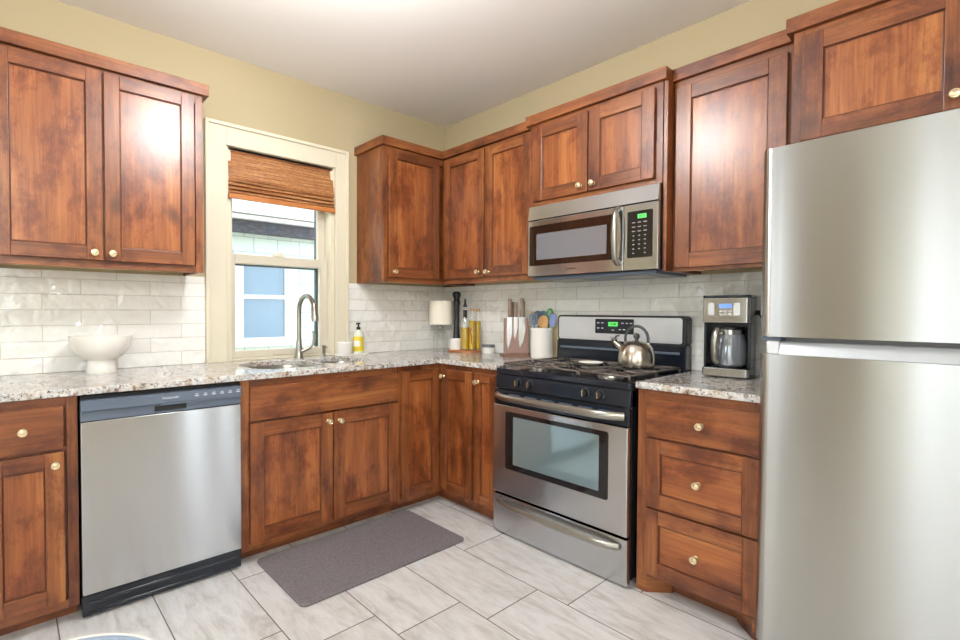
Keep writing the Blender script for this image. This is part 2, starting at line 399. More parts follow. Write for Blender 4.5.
# kitchen window: casing, sashes, stops
win = bpy.data.objects.new('window_1', None); C.objects.link(win); win.location = (-1.37, 0, .913); struct(win)
bm = B()
box(bm, -1.857, WX0, -.02, 0, .913, 2.297); box(bm, WX1, -.921, -.02, 0, .913, 2.297); box(bm, WX0, WX1, -.02, 0, WZ1, 2.297)
for a, b_ in ((-1.857, -1.837), (-.941, -.921)): box(bm, a, b_, -.034, -.02, .913, 2.297)
box(bm, -1.837, -.941, -.034, -.02, 2.277, 2.297)
obj('casing', bm, M['trim'], win, .003)
bm = B()
box(bm, WX0, -1.705, 0, .15, .913, WZ1); box(bm, -1.045, WX1, 0, .15, .913, WZ1); box(bm, -1.705, -1.045, 0, .15, WZ1-.02, WZ1)
box(bm, -1.705, -1.045, -.0, .15, .913, .925)
obj('window_jamb', bm, M['trim'], win, .002)
def sash(y0, y1, x0, x1, z0, z1, sl, sr, st, sb):
    bm = B(); box(bm, x0, x0+sl, y0, y1, z0, z1); box(bm, x1-sr, x1, y0, y1, z0, z1); box(bm, x0+sl, x1-sr, y0, y1, z1-st, z1); box(bm, x0+sl, x1-sr, y0, y1, z0, z0+sb)
    o = obj('window_sash', bm, M['sash'], win, .003)
    bm = B(); box(bm, x0+sl, x1-sr, (y0+y1)/2-.002, (y0+y1)/2+.002, z0+sb, z1-st); obj('window_pane', bm, M['pane'], o); return o
lo = sash(.045, .078, -1.705, -1.045, .925, 1.555, .038, .055, .055, .045)
up = sash(.083, .113, -1.705, -1.045, 1.50, WZ1-.02, .035, .05, .05, .04)
bm = B(); box(bm, -1.42, -1.35, .042, .085, 1.555, 1.572); prism(bm, rrect(-1.41, -1.36, .045, .075, .01), 1.572, 1.58); obj('sash_lock', bm, M['trim'], lo, .003)
bm = B(); box(bm, -1.43, -1.33, .035, .046, .935, .947); obj('sash_lift', bm, M['sash'], lo, .003)
bm = B(); box(bm, -1.092, -1.062, .12, .145, .925, 2.15); box(bm, -1.69, -1.68, .12, .145, .925, 2.15); box(bm, -1.68, -1.082, .12, .145, 1.492, 1.505); obj('storm_frame', bm, M['teal'], win)

# far windows behind the camera, read from reflections; the last added for more light
for i, (kind, a0, a1, z0, z1) in enumerate((('x', -4.0, -2.0, .1, 2.2), ('x', -1.2, -.3, 1.0, 2.2), ('y', -1.0, -.72, .1, 2.2), ('y', -.56, -.34, .1, 2.2), ('y', -4.3, -2.9, .8, 2.2))):  # narrow pair split to band the dishwasher's reflection
    e = bpy.data.objects.new('window_%d' % (i+2), None); C.objects.link(e); struct(e); bm = B(); n = 3 if a1-a0 > 1.5 else (2 if a1-a0 > .5 else 1); fw = .06 if a1-a0 > .5 else .02
    def rb(p0, p1, q0, q1, t0, t1):
        if kind == 'x': box(bm, XB-t1, XB-t0, p0, p1, q0, q1)
        else: box(bm, p0, p1, YB-t1, YB-t0, q0, q1)
    rb(a0, a0+fw, z0, z1, .04, .1); rb(a1-fw, a1, z0, z1, .04, .1); rb(a0, a1, z0, z0+.06, .04, .1); rb(a0, a1, z1-.06, z1, .04, .1)
    for k in range(1, n): rb(a0+(a1-a0)*k/n-.03, a0+(a1-a0)*k/n+.03, z0, z1, .04, .1)
    obj('window_frame', bm, M['white'], e)
    bm = B(); g = .09 if fw > .05 else .05
    rb(a0-g, a0, z0-.0, z1+g, -.02, 0); rb(a1, a1+g, z0, z1+g, -.02, 0); rb(a0, a1, z1, z1+g, -.02, 0); obj('casing', bm, M['trim'], e)

def curtain(y0, y1, label, seed):
    random.seed(seed); bm = B(); n = 90; A = []
    for k in range(n+1):
        y = y0+(y1-y0)*k/n; x = XB+.07+.028*math.sin(k*.75+.5*math.sin(k*.23)); A.append((bm.verts.new((x, y, .04)), bm.verts.new((x, y, 2.28))))
    for a, b_ in zip(A, A[1:]):
        f = bm.faces.new((a[0], b_[0], b_[1], a[1])); f.smooth = True
    tag(obj('curtain', bm, M['curtain']), label, 'curtain')
curtain(-2.40, -2.0, 'narrow sheer white curtain panel on the far window', 1)
curtain(-4.02, -2.86, 'broad sheer white curtain panel on the far window', 2)

# ------------------------------------------------------------------ outside
hs = thing('neighbouring_house', 'pale house seen through the kitchen window, white window and dark eave band', 'house', (-.4, 2.6, -.6))
bm = B(); box(bm, -7, 6, 2.6, 2.8, -.6, 2.08); obj('siding', bm, M['siding'], hs)
bm = B(); box(bm, -7, 6, 2.5, 2.8, 2.08, 2.21); obj('eave_band', bm, M['eave_shade'], hs)
bm = B(); box(bm, -7, 6, 2.42, 2.8, 2.215, 2.26); box(bm, -7, 6, 2.38, 2.8, 2.27, 2.33); box(bm, -7, 6, 2.40, 2.8, 2.34, 2.36); obj('gutter', bm, M['white'], hs, .004)
bm = B()
for k in range(6): box(bm, -7, 6, 2.45+.25*k, 2.75+.25*k, 2.34+.10*k, 2.40+.10*k)
obj('roof', bm, mat('pale_roofing', '#cfd6d8', .8), hs)
bm = B(); x0, x1, z0, z1 = -.80, -.06, .80, 1.86
for a in ((x0, x0+.09, z0, z1), (x1-.11, x1, z0, z1), (x0+.09, x1-.11, z0, z0+.05), (x0+.09, x1-.11, z1-.1, z1)): box(bm, a[0], a[1], 2.55, 2.6, a[2], a[3])
hw = obj('house_window', bm, M['white'], hs, .004)
bm = B()
for a in ((-.72, -.69, .85, 1.78), (-.20, -.17, .85, 1.78), (-.69, -.20, .85, .90), (-.69, -.20, 1.345, 1.39), (-.69, -.20, 1.74, 1.78)): box(bm, a[0], a[1], 2.57, 2.6, a[2], a[3])
obj('sash_bars', bm, M['white'], hw, .003)
bm = B(); box(bm, -.69, -.20, 2.59, 2.6, .9, 1.345); box(bm, -.69, -.20, 2.592, 2.6, 1.39, 1.74); obj('window_pane', bm, M['mirror_pane'], hw)
bm = B(); box(bm, -30, 30, -30, 30, -.7, -.6); struct(obj('ground', bm, M['bounce']))
bm = B(); box(bm, -5.8, .8, -5.9, 1.25, 2.83, 6.0); struct(obj('roof', bm, M['white']))  # unseen upper storey with deep eave, added to shade the neighbouring house

# ------------------------------------------------------------------ cabinets
def knob(fr, a, z, d, parent):
    loc = (a, -d, z) if fr == 'W' else (-d, a, z); ax = (0, -1, 0) if fr == 'W' else (-1, 0, 0)
    bm = B(); lathe(bm, [(.0, 0), (.011, 0), (.007, .004), (.0055, .012), (.010, .016), (.0155, .019), (.0165, .023), (.014, .028), (.010, .0285), (.009, .0275), (.004, .029), (0, .0295)], loc, ax, 24)
    return obj('knob', bm, M['knob'], parent)
def door(fr, a0, a1, z0, z1, d, parent, kn=None, stile=.06, name='door', rail=None, flat=False):
    if a0 > a1: a0, a1 = a1, a0
    rail = rail or stile; bm = B(); T = .02
    if flat:
        fb(fr, bm, a0, a1, z0, z1, d, d+T, 1)
    else:
        fb(fr, bm, a0, a0+stile, z0, z1, d, d+T, 0); fb(fr, bm, a1-stile, a1, z0, z1, d, d+T, 0)
        fb(fr, bm, a0+stile, a1-stile, z1-rail, z1, d, d+T, 1); fb(fr, bm, a0+stile, a1-stile, z0, z0+rail, d, d+T, 1)
        b0, b1, c0, c1 = a0+stile, a1-stile, z0+rail, z1-rail; w = .005
        pm = 3 if name == 'drawer' else 2
        fb(fr, bm, b0, b1, c0, c1, d, d+.009, pm)
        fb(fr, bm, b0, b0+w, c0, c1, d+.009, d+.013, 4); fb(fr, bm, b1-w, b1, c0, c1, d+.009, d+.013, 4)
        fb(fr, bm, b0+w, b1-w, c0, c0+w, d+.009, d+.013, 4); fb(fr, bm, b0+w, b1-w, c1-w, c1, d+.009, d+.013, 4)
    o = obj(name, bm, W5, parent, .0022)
    if kn: knob(fr, kn[0], kn[1], d+T, o)
    return o
def face_frame(fr, a0, a1, z0, z1, fd, parent, sw=.035, mids=(), railt=.045, railb=.035, rails=()):
    if a0 > a1: a0, a1 = a1, a0
    bm = B(); e = .0
    fb(fr, bm, a0, a0+sw, z0, z1, fd-.02, fd, 0); fb(fr, bm, a1-sw, a1, z0, z1, fd-.02, fd, 0)
    fb(fr, bm, a0+sw, a1-sw, z1-railt, z1, fd-.02, fd, 1); fb(fr, bm, a0+sw, a1-sw, z0, z0+railb, fd-.02, fd, 1)
    for mm in mids: fb(fr, bm, mm-.02, mm+.02, z0+railb, z1-railt, fd-.02, fd-.0005, 0)
    for r in rails: fb(fr, bm, a0+sw, a1-sw, r-.012, r+.012, fd-.02, fd-.0005, 1)
    return obj('face_frame', bm, W2, parent, .001)
def upper(fr, a0, a1, z0, z1, fd, label, doors, crown, group='upper kitchen cabinets', mids=(), cl=0, cr=0, sw=.035):
    lo_, hi_ = min(a0, a1), max(a0, a1); ac = (a0+a1)/2
    root = thing('wall_cabinet', label, 'cabinet', (ac, 0, z0) if fr == 'W' else (0, ac, z0), 0, group)
    bm = B(); e = .0015
    fb(fr, bm, lo_+e, lo_+.018, z0, z1, .001, fd-.02, 0); fb(fr, bm, hi_-.018, hi_-e, z0, z1, .001, fd-.02, 0)
    fb(fr, bm, lo_+.018, hi_-.018, z0+.022, z1, .001, fd-.021, 0)
    obj('cabinet_box', bm, W2, root, .001)
    bm = B(); fb(fr, bm, lo_+.018, hi_-.018, z0+.016, z0+.0215, .001, fd-.021); tag(obj('underside', bm, M['tan'], root), 'tan unstained underside')
    face_frame(fr, lo_+e, hi_-e, z0, z1, fd, root, sw=sw, mids=mids)
    for dd in doors: door(fr, *dd[:4], fd, root, dd[4] if len(dd) > 4 else None, dd[5] if len(dd) > 5 else .06)
    c0, c1, cf = crown; bm = B(); fb(fr, bm, c0, c1, 2.2905, 2.346, .001 if fr == 'W' else .001, cf, 1)
    obj('crown', bm, W2, root, .002)
    return root
ZU = 1.404
upper('W', -2.79, -1.952, ZU, 2.29, .318, 'wide two-door stained wood wall cabinet left of the window', [(-2.766, -2.386, 1.437, 2.275, (-2.42, 1.469)), (-2.378, -1.998, 1.437, 2.275, (-2.352, 1.469))], (-2.81, -1.927, .34), mids=(-2.382,))
upper('W', -.84, -.002, ZU, 2.29, .318, 'single-door wall cabinet in the corner, its side facing the window', [(-.80, -.365, 1.437, 2.275, (-.763, 1.473))], (-.86, -.002, .34))
upper('S', -.3205, -1.128, ZU, 2.29, .318, 'two-door wall cabinet between the corner and the microwave', [(-.355, -.735, 1.437, 2.275, (-.69, 1.473)), (-.748, -1.112, 1.437, 2.275, (-.775, 1.468))], (-.3405, -1.108, .34), mids=(-.741,), sw=.03)
upper('S', -1.129, -1.897, 1.818, 2.29, .364, 'short two-door wall cabinet directly above the microwave', [(-1.163, -1.512, 1.845, 2.265, (-1.475, 1.88), .062), (-1.521, -1.863, 1.845, 2.265, (-1.549, 1.88), .062)], (-1.109, -1.917, .386), mids=(-1.5165,))
upper('S', -1.9175, -2.394, ZU, 2.29, .300, 'tall single-door wall cabinet above the coffee maker', [(-1.935, -2.364, 1.42, 2.255, None, .065)], (-1.918, -2.374, .322), sw=.04)
upper('S', -2.395, -3.31, 1.84, 2.29, .375, 'deep wall cabinet above the refrigerator', [(-2.425, -2.868, 1.866, 2.262, (-2.83, 1.908), .066), (-2.876, -3.285, 1.866, 2.262, (-2.91, 1.908), .066)], (-2.375, -3.33, .397), mids=(-2.872,))
bm = B(); fb('S', bm, -1.8985, -1.9165, 1.404, 2.289, .001, .362, 0)
mc = [o for o in C.objects if o.get('label', '').startswith('short two-door')][0]
obj('end_panel', bm, W2, mc, .001)

def base(fr, a0, a1, fd, label, name='base_cabinet', sinkhole=False, sides=True, kick=.56, bottom=.06, mids=(), rails=(), sw=.035, kk=True, top=.8835, fb_=.035):
    lo_, hi_ = min(a0, a1), max(a0, a1); ac = (a0+a1)/2
    root = thing(name, label, 'cabinet', (ac, 0, 0) if fr == 'W' else (0, ac, 0), 0, 'base cabinets'); bm = B(); e = .0015
    if sinkhole:
        fb(fr, bm, lo_+e, lo_+.018, bottom, top, .001, fd-.02, 0); fb(fr, bm, hi_-.018, hi_-e, bottom, top, .001, fd-.02, 0)
        fb(fr, bm, lo_+.018, hi_-.018, bottom, bottom+.02, .001, fd-.02, 0); fb(fr, bm, lo_+.018, hi_-.018, bottom+.02, top, .001, .02, 0)
    else: fb(fr, bm, lo_+e, hi_-e, bottom, top, .001, fd-.021, 0)
    obj('cabinet_box', bm, W2, root, .001)
    face_frame(fr, lo_+e, hi_-e, bottom, top, fd, root, sw=sw, mids=mids, rails=rails, railt=.045, railb=fb_)
    if kk:
        bm = B(); fb(fr, bm, lo_+e, hi_-e, 0, bottom, kick-.015, kick, 1); obj('toe_kick', bm, [M['kick'], WH], root)
    return root
r = base('W', -2.84, -2.5135, .63, 'narrow base cabinet with one drawer and door, left of the dishwasher', rails=(.68,))
door('W', -2.80, -2.56, .687, .848, .63, r, (-2.682, .77), name='drawer', flat=True)
door('W', -2.80, -2.56, .10, .675, .63, r, (-2.588, .633), .058)
r = base('W', -1.885, -.9565, .63, 'wide two-door sink base cabinet under the window', sinkhole=True, mids=(-1.397,), rails=(.68,), sw=.04)
door('W', -1.843, -.964, .687, .848, .63, r, None, name='false_drawer_front', flat=True)
door('W', -1.843, -1.402, .095, .675, .63, r, (-1.428, .632), .067)
door('W', -1.393, -.964, .095, .675, .63, r, (-1.36, .628), .067)
# corner unit, L-shaped, two doors meeting in the corner
r = thing('corner_base_cabinet', 'corner base cabinet with two narrow doors meeting at a right angle', 'cabinet', (-.3, -.3, 0), 0, 'base cabinets')
bm = B(); box(bm, -.955, -.002, -.609, -.002, .06, .8835, 0); box(bm, -.5955, -.002, -.9335, -.609, .06, .8835, 0); obj('cabinet_box', bm, W2, r)
bm = B(); box(bm, -.955, -.616, -.63, -.6095, .06, .8835, 0); box(bm, -.616, -.596, -.9335, -.6095, .06, .8835, 0); obj('face_frame', bm, W2, r)
bm = B(); box(bm, -.955, -.56, -.56, -.545, 0, .06, 1); box(bm, -.56, -.545, -.9335, -.545, 0, .06, 1); obj('toe_kick', bm, [M['kick'], WH], r)
door('W', -.937, -.6375, .095, .853, .63, r, None, .058)
door('S', -.652, -.926, .095, .853, .616, r, (-.681, .807), .058)
r = base('S', -.935, -1.122, .616, 'very narrow base cabinet between the corner and the stove', sw=.012)
door('S', -.947, -1.116, .095, .853, .616, r, (-.973, .803), .05)
# drawer unit
r = base('S', -1.9175, -2.405, .616, 'three-drawer base cabinet between the stove and refrigerator', kk=False, bottom=.075, rails=(.682, .381), sw=.046, fb_=.02)
door('S', -1.963, -2.386, .687, .845, .616, r, (-2.180, .765), name='drawer', flat=True)
door('S', -1.963, -2.386, .386, .677, .616, r, (-2.172, .530), .06, name='drawer')
door('S', -1.963, -2.386, .092, .376, .616, r, (-2.169, .234), .055, name='drawer', rail=.06)
for y0, y1, y2 in ((-1.919, -1.963, -2.04), (-2.4035, -2.36, -2.285)):
    bm = B(); prism(bm, [(-.615, y0), (-.615, y1), (-.535, y2), (-.52, y2), (-.52, y0)], 0, .0745); obj('foot', bm, WH, r, .001)
bm = B(); box(bm, -.519, -.505, -2.403, -1.919, 0, .0745); obj('toe_kick', bm, [WH], r)

# ------------------------------------------------------------------ countertops
def slab(outer, holes, z0, z1, name):
    bm = B()
    def loop(pts):
        v = [bm.verts.new((p[0], p[1], z1)) for p in pts]; return [bm.edges.new((v[i], v[(i+1) % len(v)])) for i in range(len(v))]
    ed = loop(outer)
    for h in holes: ed += loop(h)
    bmesh.ops.triangle_fill(bm, use_beauty=True, edges=ed)
    top = bm.faces[:]
    r_ = bmesh.ops.extrude_face_region(bm, geom=top); vs = [g for g in r_['geom'] if isinstance(g, bmesh.types.BMVert)]
    bmesh.ops.translate(bm, verts=vs, vec=(0, 0, z0-z1))
    return bm
BOWLS = [(-1.745, -1.355, -.53, -.12, .12), (-1.325, -1.00, -.47, -.13, .10)]
hole = [rrect(*b_[:4], b_[4], 10) for b_ in BOWLS]
bm = slab([(-2.86, -.009), (-2.86, -.6496), (-.641, -.6496), (-.641, -1.121), (-.009, -1.121), (-.009, -.009)], hole, .884, .913, 'c')
tag(obj('countertop', bm, M['granite'], None, .004, 3), 'L-shaped speckled granite countertop running under the window to the stove', 'countertop')
bm = slab([(-.641, -1.9165), (-.641, -2.406), (-.009, -2.406), (-.009, -1.9165)], [], .884, .913, 'c')
tag(obj('countertop', bm, M['granite'], None, .004, 3), 'short speckled granite countertop under the coffee maker', 'countertop')
sk = thing('kitchen_sink', 'undermount stainless double-bowl sink set in the counter below the window', 'sink', (-1.38, -.32, .70))
for x0, x1, y0, y1, r0 in BOWLS:
    bm = B(); prev = None
    for (ins, z) in ((-.012, .8835), (-.004, .8835), (.0, .86), (.012, .73), (.05, .70), (.14, .695)):
        pts = rrect(x0+ins, x1-ins, y0+ins, y1-ins, max(r0-ins*.6, .01), 8); cur = [bm.verts.new((p[0], p[1], z)) for p in pts]
        if prev:
            for i in range(len(cur)):
                f = bm.faces.new((prev[i], prev[(i+1) % len(cur)], cur[(i+1) % len(cur)], cur[i])); f.smooth = True
        prev = cur
    bm.faces.new(prev); o = obj('sink_bowl', bm, M['nickel'], sk)
    sm = o.modifiers.new('s', 'SOLIDIFY'); sm.thickness = .0015; sm.offset = -1
    bm = B(); lathe(bm, [(0, 0), (.04, 0), (.043, .003), (.03, .004), (.028, .001), (0, .001)], ((x0+x1)/2, (y0+y1)/2, .696)); obj('drain', bm, M['chrome'], o)

# ------------------------------------------------------------------ faucet and pump
fx_, fy_ = -1.311, -.07
fa = thing('kitchen_faucet', 'tall brushed nickel gooseneck faucet behind the sink', 'faucet', (fx_, fy_, .913))
bm = B(); lathe(bm, [(0, 0), (.030, 0), (.030, .006), (.024, .02), (.021, .05), (.019, .09), (.0165, .12), (0, .12)], (fx_, fy_, .9132)); obj('faucet_body', bm, M['nickel'], fa)
path = [(fx_, fy_, 1.0), (fx_, fy_, 1.10), (fx_, fy_, 1.19)] + [(fx_, fy_-.10+.10*math.cos(a), 1.205+.10*math.sin(a)) for a in [PI*k/9 for k in range(1, 8)]] + [(fx_, fy_-.198, 1.245)]
bm = B(); tube(bm, smoothpath(path, 5), .0145, 14); obj('spout', bm, M['nickel'], fa)
bm = B(); tube(bm, [(fx_, fy_-.197, 1.255), (fx_, fy_-.201, 1.235), (fx_, fy_-.211, 1.175), (fx_, fy_-.214, 1.15)], [.015, .0175, .022, .020], 16); obj('spray_head', bm, M['nickel'], fa)
bm = B(); tube(bm, smoothpath([(fx_+.01, fy_-.01, .955), (fx_+.055, fy_-.02, .975), (fx_+.085, fy_-.03, 1.01), (fx_+.087, fy_-.032, 1.06), (fx_+.082, fy_-.032, 1.085)], 5), [.012]*6+[.0095]*10+[.008]*5, 12); obj('handle', bm, M['nickel'], fa)
pu = thing('soap_pump', 'short nickel soap pump on the counter right of the faucet', 'soap pump', (-1.135, -.07, .913))
bm = B(); lathe(bm, [(0, 0), (.016, 0), (.016, .01), (.011, .013), (.011, .055), (.013, .058), (.013, .075), (0, .077)], (-1.135, -.07, .9132)); obj('pump_stem', bm, M['nickel'], pu)
bm = B(); tube(bm, [(-1.135, -.07, .982), (-1.135, -.10, .982), (-1.135, -.11, .974)], .005, 8); obj('nozzle', bm, M['nickel'], pu)

# ------------------------------------------------------------------ roman shade
sh = thing('roman_shade', 'woven bamboo roman shade folded up at the top of the window', 'window shade', (-1.37, 0, 2.15))
X0, X1 = -1.722, -1.028
bm = B()
prof = [(.018, 2.155), (.004, 2.10), (-.006, 2.05), (-.012, 2.01), (-.022, 1.985), (-.012, 1.972), (.004, 1.975), (-.012, 1.960), (-.022, 1.948), (-.004, 1.946), (-.02, 1.934), (-.026, 1.924), (-.006, 1.922), (-.02, 1.912), (-.024, 1.904), (-.006, 1.90)]
A = [(bm.verts.new((X0, y, z)), bm.verts.new((X1, y, z))) for y, z in prof]
for a, b_ in zip(A, A[1:]): bm.faces.new((a[0], a[1], b_[1], b_[0]))
o = obj('woven_panel', bm, M['bamboo'], sh); md = o.modifiers.new('s', 'SOLIDIFY'); md.thickness = .004; md.offset = 0
bm = B(); box(bm, X0-.004, X1+.004, -.03, -.014, 1.868, 1.898); obj('bottom_bar', bm, M['bamboobar'], sh, .003)
bm = B(); box(bm, X0, X1, .0, .04, 2.15, 2.171); obj('headrail', bm, M['bamboo'], sh, .002)

# ------------------------------------------------------------------ dishwasher
dw = thing('dishwasher', 'stainless dishwasher with dark control strip under the counter', 'dishwasher', (-2.2, -.3, 0))
a0, a1 = -2.5075, -1.889
bm = B(); box(bm, a0+.003, a1-.003, -.62, -.03, .012, .875); obj('tub', bm, M['blackm'], dw)
bm = B(); wall_prism('W', bm, rrect(a0, a1, .098, .778, .004, 2), .622, .655); obj('door_panel', bm, M['steel'], dw, .003)
bm = B(); fb('W', bm, a0, a1, .820, .863, .622, .662); fb('W', bm, a0, a1, .780, .8195, .622, .650)
fb('W', bm, -2.23, a1, .812, .8205, .65, .66); cp = obj('control_strip', bm, M['dgrey'], dw, .003)
bm = B(); fb('W', bm, -2.25, -2.125, .788, .812, .649, .6515); tag(obj('pocket_handle', bm, M['blackm'], dw, .001), 'black recessed pocket handle')
bm = B(); fb('W', bm, a0, a1, .012, .092, .600, .648); fb('W', bm, a0+.02, a1-.02, .022, .030, .648, .652); fb('W', bm, a0+.02, a1-.02, .06, .068, .648, .652); tag(obj('kick_plate', bm, M['black'], dw, .002), 'glossy black kick plate')
text('brand_lettering', 'FRIGIDAIRE', .013, M['text'], (-2.19, -.6625, .842), FACE['W'], cp)
for k, s in enumerate(('HEAVY', 'NORMAL', 'RINSE', 'DRY', 'START', 'OFF')):
    bm = B(); x = -2.085+.036*k; box(bm, x-.008, x+.008, -.6628, -.662, .838, .842); box(bm, x-.006, x+.006, -.6628, -.662, .846, .849); obj('button', bm, M['text'], cp)

# ------------------------------------------------------------------ gas range
rg = thing('gas_range', 'freestanding stainless gas stove with black cooktop', 'stove', (-.33, -1.526, 0))
y0, y1 = -1.901, -1.131     # right, left edge
bm = B(); box(bm, -.635, -.015, y0, y1, .03, .895)
for yy in (y0+.03, y1-.06):
    box(bm, -.60, -.57, yy, yy+.03, 0, .03); box(bm, -.06, -.03, yy, yy+.03, 0, .03)
obj('oven_body', bm, M['blackm'], rg, .002)
bm = B(); box(bm, -.668, -.636, y0, y1, .010, .216); dr = obj('storage_drawer', bm, M['steel'], rg, .004)
def bar(y_a, y_b, z, d0, d1, r_, name, par, flat=1.5):
    bm = B(); n = 18; pts = []
    for k in range(n+1):
        s_ = k/n; e = min(s_, 1-s_)*2; q = 1-(1-min(e*3.2, 1))**2
        pts.append((-(d0+(d1-d0)*(.15+.85*q) + .006*math.sin(PI*s_)), y_a+(y_b-y_a)*s_, z))
    tube(bm, pts, r_, 12, flat=flat); return obj(name, bm, M['nickel'], par)
bar(y0+.035, y1-.035, .178, .668, .705, .010, 'handle', dr)
bm = B(); box(bm, -.672, -.636, y0, y1, .229, .708); od = obj('oven_door', bm, M['steel'], rg, .004)
bm = B(); wall_prism('S', bm, rrect(-1.812, -1.218, .368, .677, .012), .672, .6745); ow = obj('oven_window', bm, M['glassb'], od, .001)
M['ovenglass'] = mat('oven_glass', '#8fa3a8', .06, .55)
bm = B(); wall_prism('S', bm, rrect(-1.768, -1.272, .400, .655, .006), .6746, .6756); tag(obj('inner_glass', bm, M['ovenglass'], ow), 'pale reflective inner glass')
bm = B(); box(bm, -.662, -.636, y0, y1, .712, .788); vb = obj('vent_band', bm, M['black'], od, .002)
bm = B()
for gk in range(6):
    for j in range(3): yy = y1-.10-gk*.105; box(bm, -.6635, -.662, yy-.075, yy, .765-j*.012, .771-j*.012)
obj('vent_slots', bm, M['dgrey'], vb)
bar(y0+.02, y1-.02, .757, .660, .712, .0125, 'handle', od)
bm = B()
A = [(-.655, .795), (-.648, .868), (-.60, .868), (-.60, .795)]
v = prism(bm, [(a, z) for a, z in A], y0, y1)
for q in v: q.co = Vector((q.co.x, q.co.z, q.co.y))
cpn = obj('control_panel', bm, M['black'], rg, .003)
for yy in (-1.286, -1.364, -1.682, -1.758):
    bm = B(); lathe(bm, [(0, 0), (.024, 0), (.024, .004), (.019, .006), (.017, .022), (0, .023)], (-.652, yy, .834), (-1, 0, .08)); box(bm, -.681, -.674, yy-.002, yy+.002, .820, .850, 1); tag(obj('knob', bm, [M['blackm'], M['knob']], cpn), 'black burner knob with a pale pointer')
bm = B()
v = prism(bm, rrect(-.655, -.09, y0-.006, y1+.005, .02), .872, .903)
obj('cooktop', bm, M['black'], rg, .006, 3)
# burners and grates
for bx, by, br_ in ((-.50, -1.33, .045), (-.50, -1.72, .05), (-.24, -1.33, .04), (-.24, -1.72, .035), (-.37, -1.526, .04)):
    bm = B(); lathe(bm, [(0, 0), (br_+.012, 0), (br_+.010, .008), (br_, .010), (0, .010)], (bx, by, .903), mi=1); lathe(bm, [(0, 0), (br_, 0), (br_, .008), (br_*.8, .011), (0, .012)], (bx, by, .9132)); obj('burner', bm, [M['iron'], M['nickel']], rg)
def grate(yc, w):
    bm = B(); r_ = .0055; z = .928
    def bar_(p, q):
        p, q = Vector(p), Vector(q); tube(bm, [p, q], r_, 6)
    xa, xb, ya, yb = -.625, -.115, yc-w/2, yc+w/2
    for p, q in (((xa, ya), (xa, yb)), ((xb, ya), (xb, yb)), ((xa, ya), (xb, ya)), ((xa, yb), (xb, yb)), (((xa+xb)/2, ya), ((xa+xb)/2, yb))): bar_((*p, z), (*q, z))
    for cx in (-.50, -.24):
        for k in range(4):
            a = PI/4+k*PI/2; L = min(w/2, .125)
            bar_((cx+.03*math.cos(a), yc+.03*math.sin(a), z+.002), (cx+.13*math.cos(a)*.95, yc+L*math.sin(a)*1.2, z-.001))
        bar_((cx, ya, z), (cx, yc-.035, z+.002)); bar_((cx, yb, z), (cx, yc+.035, z+.002))
    for px in (xa, xb, (xa+xb)/2):
        for py in (ya, yb): bar_((px, py, .904), (px, py, z))
    return obj('grate', bm, M['iron'], rg)
grate(-1.295, .25); grate(-1.757, .25); grate(-1.526, .19)
bm = B()
box(bm, -.085, -.015, y0, y1, .896, 1.04); bgd = obj('rear_riser', bm, M['black'], rg, .004)
bm = B(); box(bm, -.094, -.0855, y0+.03, y1-.03, .992, 1.004); obj('riser_ledge', bm, M['dgrey'], bgd, .002)
bm = B(); wall_prism('S', bm, rrect(y0, y1, 1.035, 1.192, .02), .015, .078); o = obj('backguard', bm, M['blackm'], rg, .005, 3)
bm = B(); wall_prism('S', bm, rrect(y0+.022, y1-.012, 1.047, 1.182, .014), .078, .0815); bp = obj('backguard_panel', bm, mat('satin_steel', '#d6d9de', .3, .6), o, .001)
bm = B(); wall_prism('S', bm, rrect(-1.625, -1.392, 1.088, 1.172, .006), .0815, .084); ds = tag(obj('display_panel', bm, M['black'], o, .001), 'black glass clock panel')
bm = B(); fb('S', bm, -1.532, -1.475, 1.130, 1.154, .084, .0848); tag(obj('clock_display', bm, M['lcd'], ds), 'green lit clock display')
text('clock_digits', '12:08', .018, M['black'], (-.0851, -1.503, 1.142), FACE['S'], ds)
for (yy, zz) in ((-1.412, 1.148), (-1.438, 1.148), (-1.412, 1.118), (-1.438, 1.118), (-1.56, 1.148), (-1.585, 1.148), (-1.61, 1.148), (-1.545, 1.112), (-1.57, 1.112), (-1.595, 1.112), (-1.503, 1.108)):
    bm = B(); fb('S', bm, yy-.007, yy+.007, zz-.002, zz+.003, .084, .0847); obj('button', bm, M['text'], ds)
text('brand_lettering', 'FRIGIDAIRE', .010, M['textd'], (-.0822, -1.51, 1.066), FACE['S'], bp)

# ------------------------------------------------------------------ microwave
mw = thing('microwave', 'stainless over-the-range microwave with black door window', 'microwave', (-.2, -1.52, 1.40))
y0, y1 = -1.896, -1.148
bm = B(); box(bm, -.382, -.010, y0, y1, 1.412, 1.816); obj('housing', bm, M['blackm'], mw, .002)
bm = B(); v = prism(bm, [(-.405, 1.735), (-.392, 1.814), (-.382, 1.814), (-.382, 1.735)], y0, y1)
for q in v: q.co = Vector((q.co.x, q.co.z, q.co.y))
obj('top_grille', bm, M['steel'], mw, .002)
bm = B(); box(bm, -.402, -.383, -1.727, y1, 1.414, 1.730); md_ = obj('door', bm, M['steel'], mw, .003)
bm = B(); wall_prism('S', bm, rrect(-1.683, -1.160, 1.474, 1.700, .006), .402, .4045); wf = obj('door_window', bm, mat('brown_black_glass', '#2b1a12', .06), md_, .001)
bm = B(); wall_prism('S', bm, rrect(-1.640, -1.210, 1.506, 1.652, .003), .4046, .4052); tag(obj('window_mesh', bm, mat('grey_screen_glass', '#7c7c80', .12, .2), wf), 'pale grey see-through screen')
